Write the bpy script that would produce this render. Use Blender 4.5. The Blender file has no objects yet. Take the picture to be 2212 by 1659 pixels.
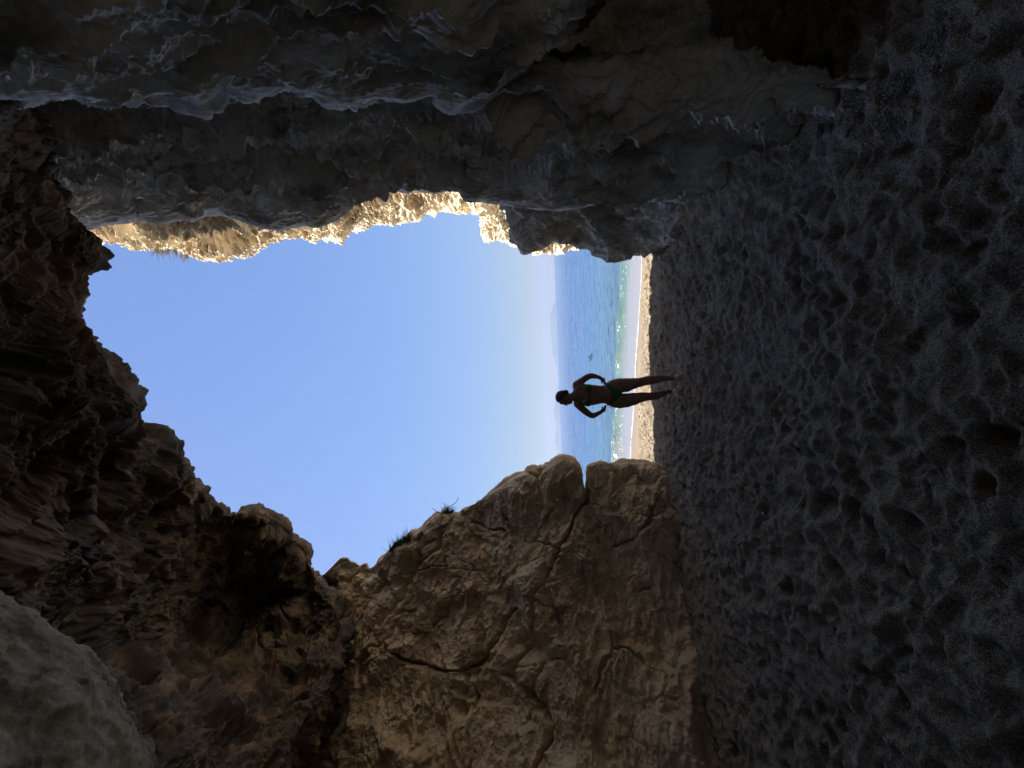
import bpy, math, random
import numpy as np
R = math.radians
scene = bpy.context.scene
col = scene.collection
rng = np.random.default_rng(7)
random.seed(7)

# ------------------------------------------------------------------ camera maths
F = 831.0
CAM = np.array([0.0, 0.0, 1.6])
_p = math.atan(100.5 / F); _r = R(2.14)
FWD = np.array([0, math.cos(_p), math.sin(_p)])
_RW = np.array([1.0, 0, 0]); _UW = np.array([0, -math.sin(_p), math.cos(_p)])
E_R = math.cos(_r) * _RW - math.sin(_r) * _UW
E_U = math.sin(_r) * _RW + math.cos(_r) * _UW

def ray(px, py):
    return FWD + (829.5 - py) / F * E_R - (px - 1106.0) / F * E_U

def at(px, py, t):
    return CAM + t * ray(px, py)

def on_z(px, py, z):
    d = ray(px, py); return CAM + d * ((z - CAM[2]) / d[2])

def on_y(px, py, y):
    d = ray(px, py); return CAM + d * ((y - CAM[1]) / d[1])

def project(P):
    V = P - CAM
    t = V @ FWD
    ts = np.where(np.abs(t) < 1e-3, 1e-3, t)
    return 1106.0 - F * (V @ E_U) / ts, 829.5 - F * (V @ E_R) / ts, t

# ------------------------------------------------------------------ noise
_perm = np.random.default_rng(11).permutation(256).astype(np.int32)
_perm = np.concatenate([_perm, _perm, _perm])
_g = np.random.default_rng(12).normal(size=(256, 3)).astype(np.float32)
_g /= np.linalg.norm(_g, axis=1)[:, None]

def perlin(P):
    P = np.asarray(P, np.float32)
    I = np.floor(P).astype(np.int32); f = P - I; I &= 255
    u = f * f * f * (f * (f * 6 - 15) + 10)
    out = 0
    res = []
    for dx in (0, 1):
        a = _perm[I[:, 0] + dx]
        for dy in (0, 1):
            b = _perm[a + I[:, 1] + dy]
            for dz in (0, 1):
                g = _g[_perm[b + I[:, 2] + dz]]
                res.append(g[:, 0] * (f[:, 0] - dx) + g[:, 1] * (f[:, 1] - dy) + g[:, 2] * (f[:, 2] - dz))
    def L(a, b, t): return a + (b - a) * t
    x0 = L(L(res[0], res[1], u[:, 2]), L(res[2], res[3], u[:, 2]), u[:, 1])
    x1 = L(L(res[4], res[5], u[:, 2]), L(res[6], res[7], u[:, 2]), u[:, 1])
    return L(x0, x1, u[:, 0]) * 1.5

def fbm(P, octv, gain=0.5, lac=2.03):
    a = 1.0; s = 0; Q = np.asarray(P, np.float32)
    for k in range(octv):
        s = s + a * perlin(Q); a *= gain; Q = Q * lac + 17.3
    return s

def ridged(P, octv, gain=0.5, lac=2.07):
    a = 1.0; s = 0; w = 1.0; Q = np.asarray(P, np.float32)
    for k in range(octv):
        n = 1 - np.abs(perlin(Q)) * 1.4
        n = np.clip(n, 0, 1) ** 2
        s = s + a * n * w; w = np.clip(n * 1.6, 0.25, 1); a *= gain; Q = Q * lac + 9.7
    return s

def worley(P, seed=0):
    """F1, F2 and a per-cell tilted-plane height."""
    P = np.asarray(P, np.float32)
    I = np.floor(P).astype(np.int32)
    tab = np.random.default_rng(100 + seed).random((256, 7)).astype(np.float32)
    n = len(P)
    f1 = np.full(n, 9.0, np.float32); f2 = np.full(n, 9.0, np.float32); h = np.zeros(n, np.float32)
    for dx in (-1, 0, 1):
        for dy in (-1, 0, 1):
            for dz in (-1, 0, 1):
                c = I + np.array([dx, dy, dz], np.int32)
                k = c & 255
                hh = _perm[_perm[_perm[k[:, 0]] + k[:, 1]] + k[:, 2]]
                r = tab[hh]
                d = P - (c + r[:, :3])
                dist = np.sqrt((d * d).sum(1))
                plane = (r[:, 3] - .5) + (d * (r[:, 4:7] - .5)).sum(1) * 1.6
                near = dist < f1
                f2 = np.where(near, f1, np.minimum(f2, dist))
                h = np.where(near, plane, h)
                f1 = np.where(near, dist, f1)
    return f1, f2, h * sstep(0.0, .30, f2 - f1)

def sstep(a, b, x):
    t = np.clip((x - a) / (b - a), 0, 1); return t * t * (3 - 2 * t)

# ------------------------------------------------------------------ objects
def tag(o, label=None, cat=None, group=None, kind=None):
    if label: o['label'] = label
    if cat: o['category'] = cat
    if group: o['group'] = group
    if kind: o['kind'] = kind
    return o

def mesh_object(name, V, Fc, mat, parent=None, smooth=True, origin='centre'):
    V = np.asarray(V, np.float64)
    if parent is not None and isinstance(origin, str):
        org = np.array(parent.location)
    elif isinstance(origin, str):
        org = V.mean(0)
        if origin == 'base': org = np.array([V[:, 0].mean(), V[:, 1].mean(), V[:, 2].min()])
    else:
        org = np.array(origin)
    me = bpy.data.meshes.new(name)
    Vl = (V - org).astype(np.float32)
    if isinstance(Fc, np.ndarray):
        n, k = Fc.shape
        me.vertices.add(len(Vl)); me.vertices.foreach_set('co', Vl.ravel())
        me.loops.add(n * k); me.loops.foreach_set('vertex_index', Fc.astype(np.int32).ravel())
        me.polygons.add(n); me.polygons.foreach_set('loop_start', np.arange(0, n * k, k, dtype=np.int32))
        me.update(calc_edges=True); me.validate()
    else:
        me.from_pydata([tuple(v) for v in Vl], [], Fc)
    me.polygons.foreach_set('use_smooth', np.full(len(me.polygons), smooth))
    if mat is not None: me.materials.append(mat)
    o = bpy.data.objects.new(name, me); col.objects.link(o)
    if parent is not None:
        o.parent = parent; o.location = org - np.array(parent.location)
    else:
        o.location = org
    return o

def empty(name, loc):
    o = bpy.data.objects.new(name, None); col.objects.link(o); o.location = loc
    o.empty_display_size = 0.2
    return o

def grid_faces(nr, nc, flip=False):
    i = np.arange(nr - 1)[:, None] * nc + np.arange(nc - 1)[None, :]
    q = np.stack([i, i + 1, i + nc + 1, i + nc], -1).reshape(-1, 4)
    return q[:, ::-1].copy() if flip else q

def hermite(T, C, x):
    """C (n, ...) at knots T, evaluated at x: monotone-ish finite-difference cubic."""
    T = np.asarray(T, float); C = np.asarray(C, float); n = len(T)
    d = np.diff(C, axis=0) / np.diff(T).reshape((-1,) + (1,) * (C.ndim - 1))
    m = np.zeros_like(C)
    m[0] = d[0]; m[-1] = d[-1]
    for k in range(1, n - 1):
        h0 = T[k] - T[k - 1]; h1 = T[k + 1] - T[k]
        m[k] = (h1 * d[k - 1] + h0 * d[k]) / (h0 + h1)
    k = np.clip(np.searchsorted(T, x, side='right') - 1, 0, n - 2)
    h = (T[k + 1] - T[k]); s = np.clip((x - T[k]) / h, 0, 1)
    sh = (-1,) + (1,) * (C.ndim - 1)
    s = s.reshape(sh); h = h.reshape(sh)
    return ((2 * s**3 - 3 * s**2 + 1) * C[k] + (s**3 - 2 * s**2 + s) * h * m[k]
            + (-2 * s**3 + 3 * s**2) * C[k + 1] + (s**3 - s**2) * h * m[k + 1])

class W(tuple):
    pass

def sheet(name, lip, rows, nrow, segs, lipj, disp, mat, spread=0.4, damp=None):
    """A rock mass: an edge line (lip) with real depth, surface rings running away from it on both
    sides, displaced along its normals by rock relief."""
    lip = np.array(lip, float)
    sl = np.concatenate([[0], np.cumsum(np.hypot(*np.diff(lip, axis=0).T))])
    T = []; C = []; TL = []
    for anchor, pts in rows:
        k = np.argmin(np.hypot(lip[:, 0] - anchor[0], lip[:, 1] - anchor[1]))
        T.append(sl[k]); ring = []
        for j, p in enumerate(pts):
            if isinstance(p, W): ring.append(np.array(p, float))
            elif isinstance(p, tuple): ring.append(at(*p))
            else:
                ring.append(at(lip[k, 0], lip[k, 1], p)); TL.append(p)
        C.append(ring)
    T = np.array(T); C = np.array(C); TL = np.array(TL)
    assert (np.diff(T) > 0).all(), (name, T)
    s = np.linspace(T[0], T[-1], nrow)
    rf = hermite(T, C, s)
    lp = np.stack([np.interp(s, sl, lip[:, 0]), np.interp(s, sl, lip[:, 1])], -1)
    tl = hermite(T, TL, s)
    tgt = np.array([at(a, b, t) for (a, b), t in zip(lp, tl)])
    D = tgt - rf[:, lipj]
    rf[:, lipj] += D
    if lipj + 1 < rf.shape[1]: rf[:, lipj + 1] += spread * D
    if lipj > 0: rf[:, lipj - 1] += 0.8 * D
    J = rf.shape[1]
    chord = np.linalg.norm(np.diff(rf, axis=1), axis=2).mean(0)
    K = np.concatenate([[0], np.cumsum(np.sqrt(chord))])
    x = np.concatenate([np.linspace(K[j], K[j + 1], segs[j], endpoint=False) for j in range(J - 1)] + [[K[-1]]])
    G = hermite(K, rf.transpose(1, 0, 2), x).transpose(1, 0, 2)      # nrow, ncol, 3
    nc = G.shape[1]
    du = np.gradient(G, axis=0); dv = np.gradient(G, axis=1)
    N = np.cross(du, dv); N /= (np.linalg.norm(N, axis=2)[..., None] + 1e-9)
    jl = int(np.sum(segs[:lipj])); seg = slice(jl + 3, jl + segs[lipj] + (segs[lipj + 1] if lipj + 1 < len(segs) else 0))
    face = ((CAM - G[:, seg]) * N[:, seg]).sum(2).mean()
    flip = face < 0
    if flip: N = -N
    # soften normals so relief does not fold over
    for _ in range(6):
        N[1:-1] = (N[:-2] + N[1:-1] * 2 + N[2:]) / 4
        N[:, 1:-1] = (N[:, :-2] + N[:, 1:-1] * 2 + N[:, 2:]) / 4
    N /= (np.linalg.norm(N, axis=2)[..., None] + 1e-9)
    P = G.reshape(-1, 3); Nn = N.reshape(-1, 3)
    px, py, t = project(P)
    sidx = np.repeat(np.linspace(0, 1, nrow), nc); cj = np.tile(np.interp(x, K, np.arange(J) - lipj), nrow)
    h = disp(P, px, py, t, sidx, cj)
    P2 = P + Nn * np.asarray(h, float)[:, None]
    o = mesh_object(name, P2, grid_faces(nrow, nc, not flip), mat)
    return o

def seg_dist(px, py, poly):
    best = np.full(px.shape, 1e9); 
    for (x0, y0), (x1, y1) in zip(poly[:-1], poly[1:]):
        dx, dy = x1 - x0, y1 - y0; L2 = dx * dx + dy * dy
        u = np.clip(((px - x0) * dx + (py - y0) * dy) / L2, 0, 1)
        best = np.minimum(best, np.hypot(px - x0 - u * dx, py - y0 - u * dy))
    return best

def in_poly(px, py, poly):
    c = np.zeros(px.shape, bool); n = len(poly)
    for i in range(n):
        x0, y0 = poly[i]; x1, y1 = poly[(i + 1) % n]
        if y0 == y1: continue
        m = ((y0 > py) != (y1 > py)) & (px < (x1 - x0) * (py - y0) / (y1 - y0) + x0)
        c ^= m
    return c

# ------------------------------------------------------------------ materials
def new_mat(name):
    m = bpy.data.materials.new(name); m.use_nodes = True
    nt = m.node_tree
    return m, nt, nt.nodes, nt.links, nt.nodes['Principled BSDF']

def ramp(N, stops):
    r = N.new('ShaderNodeValToRGB'); e = r.color_ramp.elements
    while len(e) > 1: e.remove(e[-1])
    e[0].position = stops[0][0]; e[0].color = (*stops[0][1], 1)
    for p, c in stops[1:]:
        k = e.new(p); k.color = (*c, 1)
    return r

def noise(N, L, vec, scale, detail=6, rough=0.6, dist=0.0):
    n = N.new('ShaderNodeTexNoise'); n.inputs['Scale'].default_value = scale
    n.inputs['Detail'].default_value = detail; n.inputs['Roughness'].default_value = rough
    n.inputs['Distortion'].default_value = dist
    L.new(vec, n.inputs['Vector']); return n

def rock_mat(name, cols, stain=None, scale=(1, 1, 1), rough=0.85, bump=0.5, fine=45.0, spec=0.3, grain=.35, dist=.005):
    m, nt, N, L, B = new_mat(name)
    geo = N.new('ShaderNodeNewGeometry')
    mp = N.new('ShaderNodeMapping'); mp.inputs['Scale'].default_value = scale
    L.new(geo.outputs['Position'], mp.inputs['Vector'])
    n1 = noise(N, L, mp.outputs[0], 2.2, 10, .65, .4)
    r1 = ramp(N, cols); L.new(n1.outputs['Fac'], r1.inputs[0])
    n2 = noise(N, L, mp.outputs[0], 26, 6, .7)
    mx = N.new('ShaderNodeMix'); mx.data_type = 'RGBA'; mx.blend_type = 'OVERLAY'
    mx.inputs['Factor'].default_value = grain
    L.new(r1.outputs[0], mx.inputs[6]); L.new(n2.outputs['Fac'], mx.inputs[7])
    out = mx.outputs[2]
    if stain:
        n3 = noise(N, L, geo.outputs['Position'], stain[1], 5, .6, .6)
        r3 = ramp(N, [(stain[2], (0, 0, 0)), (stain[2] + .16, (1, 1, 1))]); L.new(n3.outputs['Fac'], r3.inputs[0])
        m2 = N.new('ShaderNodeMix'); m2.data_type = 'RGBA'
        L.new(r3.outputs[0], m2.inputs[0]); L.new(out, m2.inputs[6]); m2.inputs[7].default_value = (*stain[0], 1)
        out = m2.outputs[2]
    L.new(out, B.inputs['Base Color'])
    B.inputs['Roughness'].default_value = rough; B.inputs['Specular IOR Level'].default_value = spec
    n4 = noise(N, L, mp.outputs[0], fine, 8, .7)
    b = N.new('ShaderNodeBump'); b.inputs['Strength'].default_value = bump; b.inputs['Distance'].default_value = dist
    L.new(n4.outputs['Fac'], b.inputs['Height']); L.new(b.outputs[0], B.inputs['Normal'])
    return m
HAZE = 9e-5
# ------------------------------------------------------------------ rock masses
M_dark = rock_mat('dark_grey_rock', [(0.36, (.22, .212, .185)), (.5, (.49, .472, .415)), (.62, (.62, .605, .55))],
                  stain=((.42, .45, .46), 1.6, .66), scale=(1.5, 1.5, .7), bump=.5, fine=30, dist=.007, rough=.8, spec=.2, grain=.6)
M_brown = rock_mat('brown_sandstone', [(0.3, (.25, .175, .105)), (.46, (.56, .42, .27)), (.6, (.67, .53, .365)), (.75, (.72, .60, .46))],
                   stain=((.34, .29, .215), .9, .62), bump=.7, rough=.7, spec=.4)
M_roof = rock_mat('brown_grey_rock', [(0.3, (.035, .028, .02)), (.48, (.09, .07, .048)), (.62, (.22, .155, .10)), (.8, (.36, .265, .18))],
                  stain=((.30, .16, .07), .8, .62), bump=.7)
M_sun = rock_mat('pale_limestone', [(0.3, (.40, .31, .20)), (.46, (.62, .515, .37)), (.7, (.73, .645, .50))],
                 scale=(1.4, 1.4, 1.0), bump=.6, fine=22)
M_boulder = rock_mat('mossy_grey_rock', [(0.36, (.24, .18, .105)), (.5, (.56, .425, .25)), (.62, (.72, .59, .39))],
                     stain=((.30, .17, .09), 2.2, .64), bump=.8, rough=.85, spec=.2, scale=(4, 4, 4), grain=.6)

def sink(pts, dz, px_lip=None):
    """The same ring of points dropped below the sand."""
    out = []
    for p in pts:
        q = at(*p) if not isinstance(p, W) else np.array(p)
        out.append(W((q[0], q[1], q[2] - dz)))
    return out

def pits3(P, sc, seed, warp=.35):
    """weathering hollows with sharp rims between them"""
    Q = P * np.asarray(sc, np.float32); Q = Q + warp * np.stack([perlin(Q * .9 + 11), perlin(Q * .9 + 41), perlin(Q * .9 + 71)], -1)
    f1, f2, _ = worley(Q, seed)
    return np.exp(-(f1 / .52) ** 2.6)
# --- dark wall on the right-hand side of the cave
def d_wall(P, px, py, t, s, cj):
    A = np.array([1.4, 1.7, .24], np.float32)
    foot = .25 + .75 * sstep(.2, 2.2, P[:, 2])
    h = .15 * fbm(P * A * .55, 3) * foot
    h += .15 * (ridged(P * A * 1.25, 4, .5) - .8)
    Q = P + np.array([.05, .11, .3]) * np.stack([fbm(P * 1.6 + 44, 4), fbm(P * 1.6 + 144, 4), fbm(P * 1.6 + 244, 3)], -1)
    h += .095 * (ridged(Q * A * 3.2 + 5, 5, .62) - .8)
    msk = sstep(-.35, .35, fbm(P * .8 + 61, 2))
    hs = .030 * (ridged(Q * A * 8 + 15, 3, .6) - .8) + .08 - (.135 * pits3(P, (3.0, 3.6, 1.7), 40) * (.4 + .6 * msk) + .070 * pits3(P, (7.5, 8, 5.5), 41) * (.45 + .55 * (1 - msk)) )
    hs = (hs + .015 * fbm(P * 20, 4, .66) - .026 * pits3(P, (15, 16, 10), 47)) * (.2 + .8 * sstep(0, 1.0, np.abs(cj))) * (.15 + .85 * sstep(0, .5, np.abs(cj)))
    # strata ledges running up the wall: saw-tooth steps
    u = (P[:, 1] * .8 + .25 * P[:, 2] + .5 * fbm(P * .8 + 31, 3)) * .95
    saw = u - np.floor(u)
    h += (.24 * (sstep(0, .14, saw) - sstep(.10, 1.0, saw)) - .10) * (.3 + .7 * foot)
    e = 1 - np.exp(-(cj * 1.25) ** 2)
    corner = 1 - .55 * sstep(3.4, 4.2, cj)
    return (h * (.12 + .88 * e) + hs) * corner

lip_wall = [(-150, 540), (0, 525), (150, 505), (190, 495), (212, 488.5), (230, 481.6), (276, 476.6), (293.6, 471.6), (335, 474.6), (353, 477.6), (399, 468.7), (412.6, 475.6),
    (448, 461.7), (474, 461.7), (498, 468.7), (545.5, 486.5), (603, 496.4), (658, 485.6), (687, 489.4), (723, 472.7), (759, 444.3), (767, 431.4),
    (803, 417.2), (823, 410.8), (854, 410.8), (883, 416), (896, 408), (924, 407), (932, 412), (955, 403), (986, 400.4), (1005, 397.9), (1006.5, 428.8),
    (1019, 431.4), (1040, 430), (1070, 436.6), (1120, 446.6), (1154, 450), (1204, 455), (1254, 446.6), (1304, 436.6), (1354, 431.6), (1420, 430),
    (1492, 430), (1560, 430)]
def wr(px, tl, w, shift=0):
    z = lambda k: at(px, 300, k)[2]
    return ((px, dict((a, b) for a, b in lip_wall).get(px, 450)),
            [W((7.0, 5.6, at(px, 420, tl)[2] + 1.0)), (px, 330, tl + 1.2), tl, (px, 380 + shift, tl * w[0]), (px, 318 + shift, tl * w[1]), (px, 235, tl * w[2]),
             (px, 160, tl * w[3]), W((3.7, 4.0, z(2.6))), W((7.5, 1.6, z(2.3)))])
rows = []
for px, tl in ((-150, 5.2), (150, 5.35), (276, 5.35), (448, 5.3), (603, 5.2), (759, 5.1), (883, 5.0), (1005, 4.9), (1120, 4.82), (1254, 4.75)):
    rows.append(wr(px, tl, (.82, .66, .50, .40), -26 if 850 < px < 1130 else 0))
g = [(1492, 430, 4.72), (1545, 400, 4.15), (1610, 345, 3.34), (1722, 222, 2.62), (1860, 192, 2.06), (1945, 160, 1.82)]
rows[-1] = ((1254, 446.6), [W((7, 7.2, 1.2)), (1254, 330, 5.9), 4.75, (1275, 395, 3.95), (1310, 335, 3.2), (1400, 232, 2.5), (1480, 165, 2.0), W((3.7, 4.0, .9)), W((7.5, 1.6, 1.0))])
rows.append(((1420, 430), [W((7, 7.2, .6)), (1420, 330, 5.9), 4.72, (1455, 398, 4.1), (1500, 340, 3.34), (1600, 228, 2.64), (1745, 178, 2.1), W((3.7, 4.0, .4)), W((7.5, 1.6, .4))]))
rows.append(((1492, 430), [W((7, 7.2, 0)), (1492, 330, 5.9), 4.72, g[1], g[2], g[3], (1900, 178, 1.95), W((3.5, 3.8, 0)), W((7.5, 1.6, 0))]))
q = [W((7, 7.2, -1)), W((4, 6, -.7))] + [W(tuple(at(*k) + np.array([.1, 0, -.6]))) for k in (g[0], g[1], g[2], g[3])] + [W((1.55, 1.9, -.6)), W((3.5, 3.8, -.6)), W((7.5, 1.6, -.6))]
q[2] = 4.4
rows.append(((1560, 430), q))
o = sheet('cave_wall', lip_wall, rows, 1150, [16, 40, 150, 120, 120, 110, 60, 20], 2, d_wall, M_dark)
tag(o, 'dark grey pitted cave wall rising from the sand beside the opening, ribbed with rough ledges', 'cave wall')

# --- near overhanging layer in front of it
lip_near = [(-260, 215), (-40, 205), (40, 202), (117, 200), (187, 205), (257, 200), (300, 190), (333, 197), (377, 192), (383, 207), (418, 208), (457, 187), (477, 173),
    (527, 183), (573, 180), (600, 160), (667, 200), (737, 231), (837, 220), (880, 218), (934, 208), (944, 217), (970, 224), (1020, 213), (1087, 192),
    (1120, 167), (1142, 140), (1164, 107), (1204, 53), (1247, 0), (1330, -90)]
def d_near(P, px, py, t, s, cj):
    A = np.array([1.3, 1.5, .40], np.float32)
    h = .11 * fbm(P * A * .8 + 3, 3)
    h += .10 * (ridged(P * A * 1.9 + 11, 4, .55) - .8)
    h += .025 * (ridged(P * A * 5.5 + 2, 4, .6) - .8) + .035 - .034 * pits3(P, (4.2, 4.6, 3.0), 42) - .032 * pits3(P, (11, 12, 8), 43) - .013 * pits3(P, (26, 27, 20), 46) + .007 * fbm(P * 30, 3, .65)
    e = 1 - np.exp(-np.abs(cj) * 2.5)
    return h * (.25 + .75 * e)
rows = []
for px, py, t, sh in ((-260, 215, 1.4, -40), (117, 200, 1.55, -10), (377, 192, 1.7, 0), (600, 160, 1.83, 0), (837, 220, 1.97, 0), (1020, 213, 2.0, 0)):
    rows.append(((px, py), [(px, py - 90, t * 1.45), (px, py - 45, t * 1.28), t, (px + sh, py - 75, t * .86), (px + 1.5 * sh, py - 170, t * .70), (px + 2 * sh, py - 330, t * .55),
                            W((1.5 + .25 * (t - 1.5), .2, at(px, py, t * .85)[2])), W((2.6, -2.0, at(px, py, t * .8)[2]))]))
rows.append(((1142, 140), [(1190, 60, 2.9), (1165, 90, 2.6), 2.0, (1120, 70, 1.75), (1110, -30, 1.45), (1100, -200, 1.15), W((1.95, .2, 1.75)), W((2.6, -2, 1.75))]))
rows.append(((1247, 0), [(1320, -90, 2.8), (1285, -60, 2.4), 1.87, (1225, -40, 1.63), (1200, -110, 1.37), (1160, -240, 1.1), W((2.0, .2, 1.6)), W((2.7, -2, 1.6))]))
rows.append(((1330, -90), [(1420, -200, 2.7), (1380, -150, 2.25), 1.77, (1310, -130, 1.55), (1270, -200, 1.32), (1200, -300, 1.06), W((2.2, .2, 1.5)), W((2.9, -2, 1.5))]))
o = sheet('rock_overhang', lip_near, rows, 900, [16, 40, 130, 110, 60, 20, 14], 2, d_near, M_dark)
tag(o, 'dark overhanging rock shelf with scalloped edge, jutting in front of the pitted cave wall', 'rock ledge')

# --- outer dark outcrop at the mouth, beside the sea
lip_out = [(1060, 415), (1080, 432), (1094, 459.8), (1106, 485.6), (1101.5, 501), (1112, 526.8), (1125, 542.3), (1135, 548.7), (1148, 547.5), (1164, 541), (1182.6, 531.6), (1198.5, 520.5),
    (1212.7, 523.6), (1228.6, 526.8), (1238, 533), (1250.8, 539.5), (1265, 538.7), (1273, 542.7), (1281, 552), (1295, 557.8), (1314, 561), (1336.5, 562.5),
    (1349, 559), (1358.7, 553.8), (1365, 548), (1379, 548), (1397, 542), (1410, 539.5), (1470, 540)]
def d_out(P, px, py, t, s, cj):
    h = .10 * fbm(P * 1.1 + 8, 3) + .14 * (ridged(P * np.array([1.4, 1.4, .9], np.float32) * 1.5 + 4, 4, .55) - .8)
    h += .025 * (ridged(P * 5 + 1, 4, .6) - .8) + .04 - .07 * pits3(P, (3.6, 3.6, 2.4), 44) - .03 * pits3(P, (9, 9, 6), 45) + .013 * fbm(P * 20, 4, .65)
    return h * (.2 + .8 * (1 - np.exp(-np.abs(cj) * 2.5)))
rows = [
 ((1060, 415), [W((7, 7.6, 3.2)), (1050, 340, 6.6), 5.7, (1055, 395, 5.5), (1050, 370, 5.35), (1040, 330, 5.35)]),
 ((1135, 548.7), [W((7, 7.6, 2.2)), (1130, 440, 6.7), 5.8, (1145, 515, 5.55), (1145, 465, 5.4), (1140, 390, 5.4)]),
 ((1197.6, 520.5), [W((7, 7.6, 1.7)), (1198, 420, 6.8), 5.9, (1200, 498, 5.6), (1200, 462, 5.4), (1200, 390, 5.3)]),
 ((1336.5, 562.5), [W((7, 7.6, .8)), (1336, 440, 6.8), 5.9, (1345, 525, 5.6), (1350, 470, 5.3), (1352, 390, 5.1)]),
 ((1410, 539.5), [W((7, 7.6, 0)), (1408, 430, 7.0), 6.1, (1440, 528, 5.65), (1476, 500, 4.98), (1494, 420, 4.72)]),
 ((1470, 540), [W((7, 7.6, -.9))] + [(1450, 430, 7.4)] + [5.7] + [W(tuple(at(*k) - np.array([0, 0, .5]))) for k in ((1440, 528, 5.65), (1476, 500, 4.98), (1494, 420, 4.72))])]
o = sheet('rock_outcrop', lip_out, rows, 520, [16, 60, 130, 110, 60], 2, d_out, M_dark)
tag(o, 'low dark knobbly outcrop at the cave mouth, standing against the sea and beach', 'rock')

# --- brown leaning slab
lip_slab = [(1470, 1012), (1432, 1006), (1420, 1003), (1410, 1003), (1390, 1001), (1360, 1003), (1330, 1003), (1305, 1001), (1285, 1003), (1275, 1005), (1270, 1012), (1268, 1028), (1267, 1042), (1265.5, 1058),
    (1262, 1060), (1259, 1050), (1256, 1030), (1254, 1018), (1248, 1006), (1240, 998), (1220, 992.5), (1208, 994), (1200, 997), (1190, 1005), (1175, 1008), (1160, 1013), (1140, 1018), (1120, 1028),
    (1100, 1040), (1080, 1054), (1060, 1066), (1040, 1080), (1018, 1092), (1000, 1102), (985, 1110), (965, 1112), (945, 1110), (935, 1118), (925, 1130), (912, 1143), (895, 1155), (875, 1170), (855, 1182), (840, 1198), (828, 1206), (818, 1216),
    (808, 1223), (799, 1226), (793, 1217), (785, 1218), (777, 1222), (768, 1214), (758, 1211), (752, 1205), (742, 1204), (734, 1206), (720, 1220), (704, 1236), (690, 1246), (670, 1262), (640, 1290), (600, 1330), (520, 1420), (420, 1530), (300, 1640), (200, 1740)]
S6 = lambda pts: [(658.3 + .3571 * a, 932.6 + .3571 * b) for a, b in pts]
cracks = [(S6([(1700, 370), (1690, 440), (1640, 520), (1590, 620), (1540, 690), (1510, 760), (1480, 850), (1450, 930), (1410, 980), (1405, 1080), (1390, 1200), (1340, 1300)]), 7, .30),
          (S6([(1270, 1070), (1220, 1130), (1160, 1260), (1100, 1350), (1030, 1410), (960, 1450), (1010, 1530), (1050, 1600), (1040, 1680)]), 8, .34),
          (S6([(530, 1340), (640, 1400), (760, 1440), (880, 1440), (960, 1450)]), 7, .25),
          (S6([(930, 470), (1000, 540), (1070, 580), (1150, 590), (1210, 600)]), 5, .14),
          (S6([(830, 580), (820, 690), (760, 760), (690, 800)]), 6, .16),
          (S6([(1540, 700), (1390, 670), (1440, 550), (1500, 460)]), 4, .12),
          (S6([(580, 1105), (620, 1085), (670, 1085)]), 6, .16), (S6([(510, 900), (440, 970), (390, 1020)]), 4, .1),
          (S6([(640, 860), (800, 800), (950, 820), (1100, 850)]), 3.5, .08), (S6([(1240, 700), (1250, 760)]), 3, .08),
          (S6([(1340, 1300), (1280, 1400), (1240, 1480), (1340, 1580), (1390, 1640)]), 9, .35),
          ([(1087, 1456), (1137, 1489), (1174, 1536), (1187, 1569), (1180, 1600), (1160, 1659)], 10, .35),
          (S6([(2160, 380), (2110, 480), (2080, 560), (2000, 640), (1860, 700)]), 4, .09),
          (S6([(1990, 870), (1960, 900), (2000, 960), (2080, 940)]), 4, .08)]
pits = [((1143, 1402), 26, .5), ((1014, 1458), 18, .35), ((1010, 1492), 22, .4), ((1000, 1530), 18, .35), ((885, 1328), 10, .15), ((1165, 1530), 14, .3)]
def d_slab(P, px, py, t, s, cj):
    f1, f2, hc = worley(P * np.array([.75, .75, .9], np.float32) + .12 * fbm(P * 1.7, 3)[:, None], 1)
    h = .28 * hc + .15 * fbm(P * .6 + 40, 3) - .085 * np.exp(-((f2 - f1) / .030) ** 2) * sstep(-.25, .3, fbm(P * .9 + 8, 2))
    f1b, f2b, hb = worley(P * 2.3 + .18 * fbm(P * 3, 3)[:, None], 2)
    h += .065 * hb - .035 * np.exp(-((f2b - f1b) / .05) ** 2) * sstep(-.1, .35, fbm(P * 1.1 + 28, 2))
    # gently tilted bedding with rounded ribs
    A = np.array([1.0, 1.0, 1.9], np.float32)
    h += .045 * (ridged(P * A * 1.6 + 21, 4, .55) - .8)
    h += .014 * (ridged(P * A * 4.5 + 6, 4, .6) - .8) + .018 * fbm(P * A * 9, 5, .7)
    wx = px + 4 * perlin(P * 2.1) + 4 * perlin(P * 7.7) + 2 * perlin(P * 17); wy = py + 4 * perlin(P * 2.1 + 50) + 4 * perlin(P * 7.7 + 50) + 2 * perlin(P * 17 + 50)
    cr = 0
    wv = .75 + .7 * np.clip(fbm(P * 1.9 + 77, 3) + .35, -.4, 1.2); dv = np.clip(.95 + .7 * fbm(P * 1.3 + 91, 3), .45, 1.3)
    for poly, w, d in cracks:
        q = seg_dist(wx, wy, poly) / (w * wv * .46)
        cr = np.maximum(cr, d * dv * np.exp(-q ** 1.4)) 
        h += d * .05 * np.exp(-((q - 2.2) / 1.3) ** 2)
    for (cx, cy), w, d in pits:
        q = np.hypot(wx - cx, wy - cy) / w
        cr = np.maximum(cr, .5 * d * np.exp(-q ** 2))
    e = 1 - np.exp(-np.abs(cj) * 7)
    return (h - cr) * (.16 + .84 * e) * np.where(cj < 0, .5, 1)
def back(px, py, t, z):
    return [W((-26, 12.5, z)), W((-4.0 - .25 * z, 7.6, z + .2)), (px + 5, py + 60, t + .6)]
rows = []
ground = [(1437, 1120, 5.85), (1452, 1270, 5.45), (1480, 1420, 5.0), (1512, 1659, 4.4), (1570, 2050, 3.5)]
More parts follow.
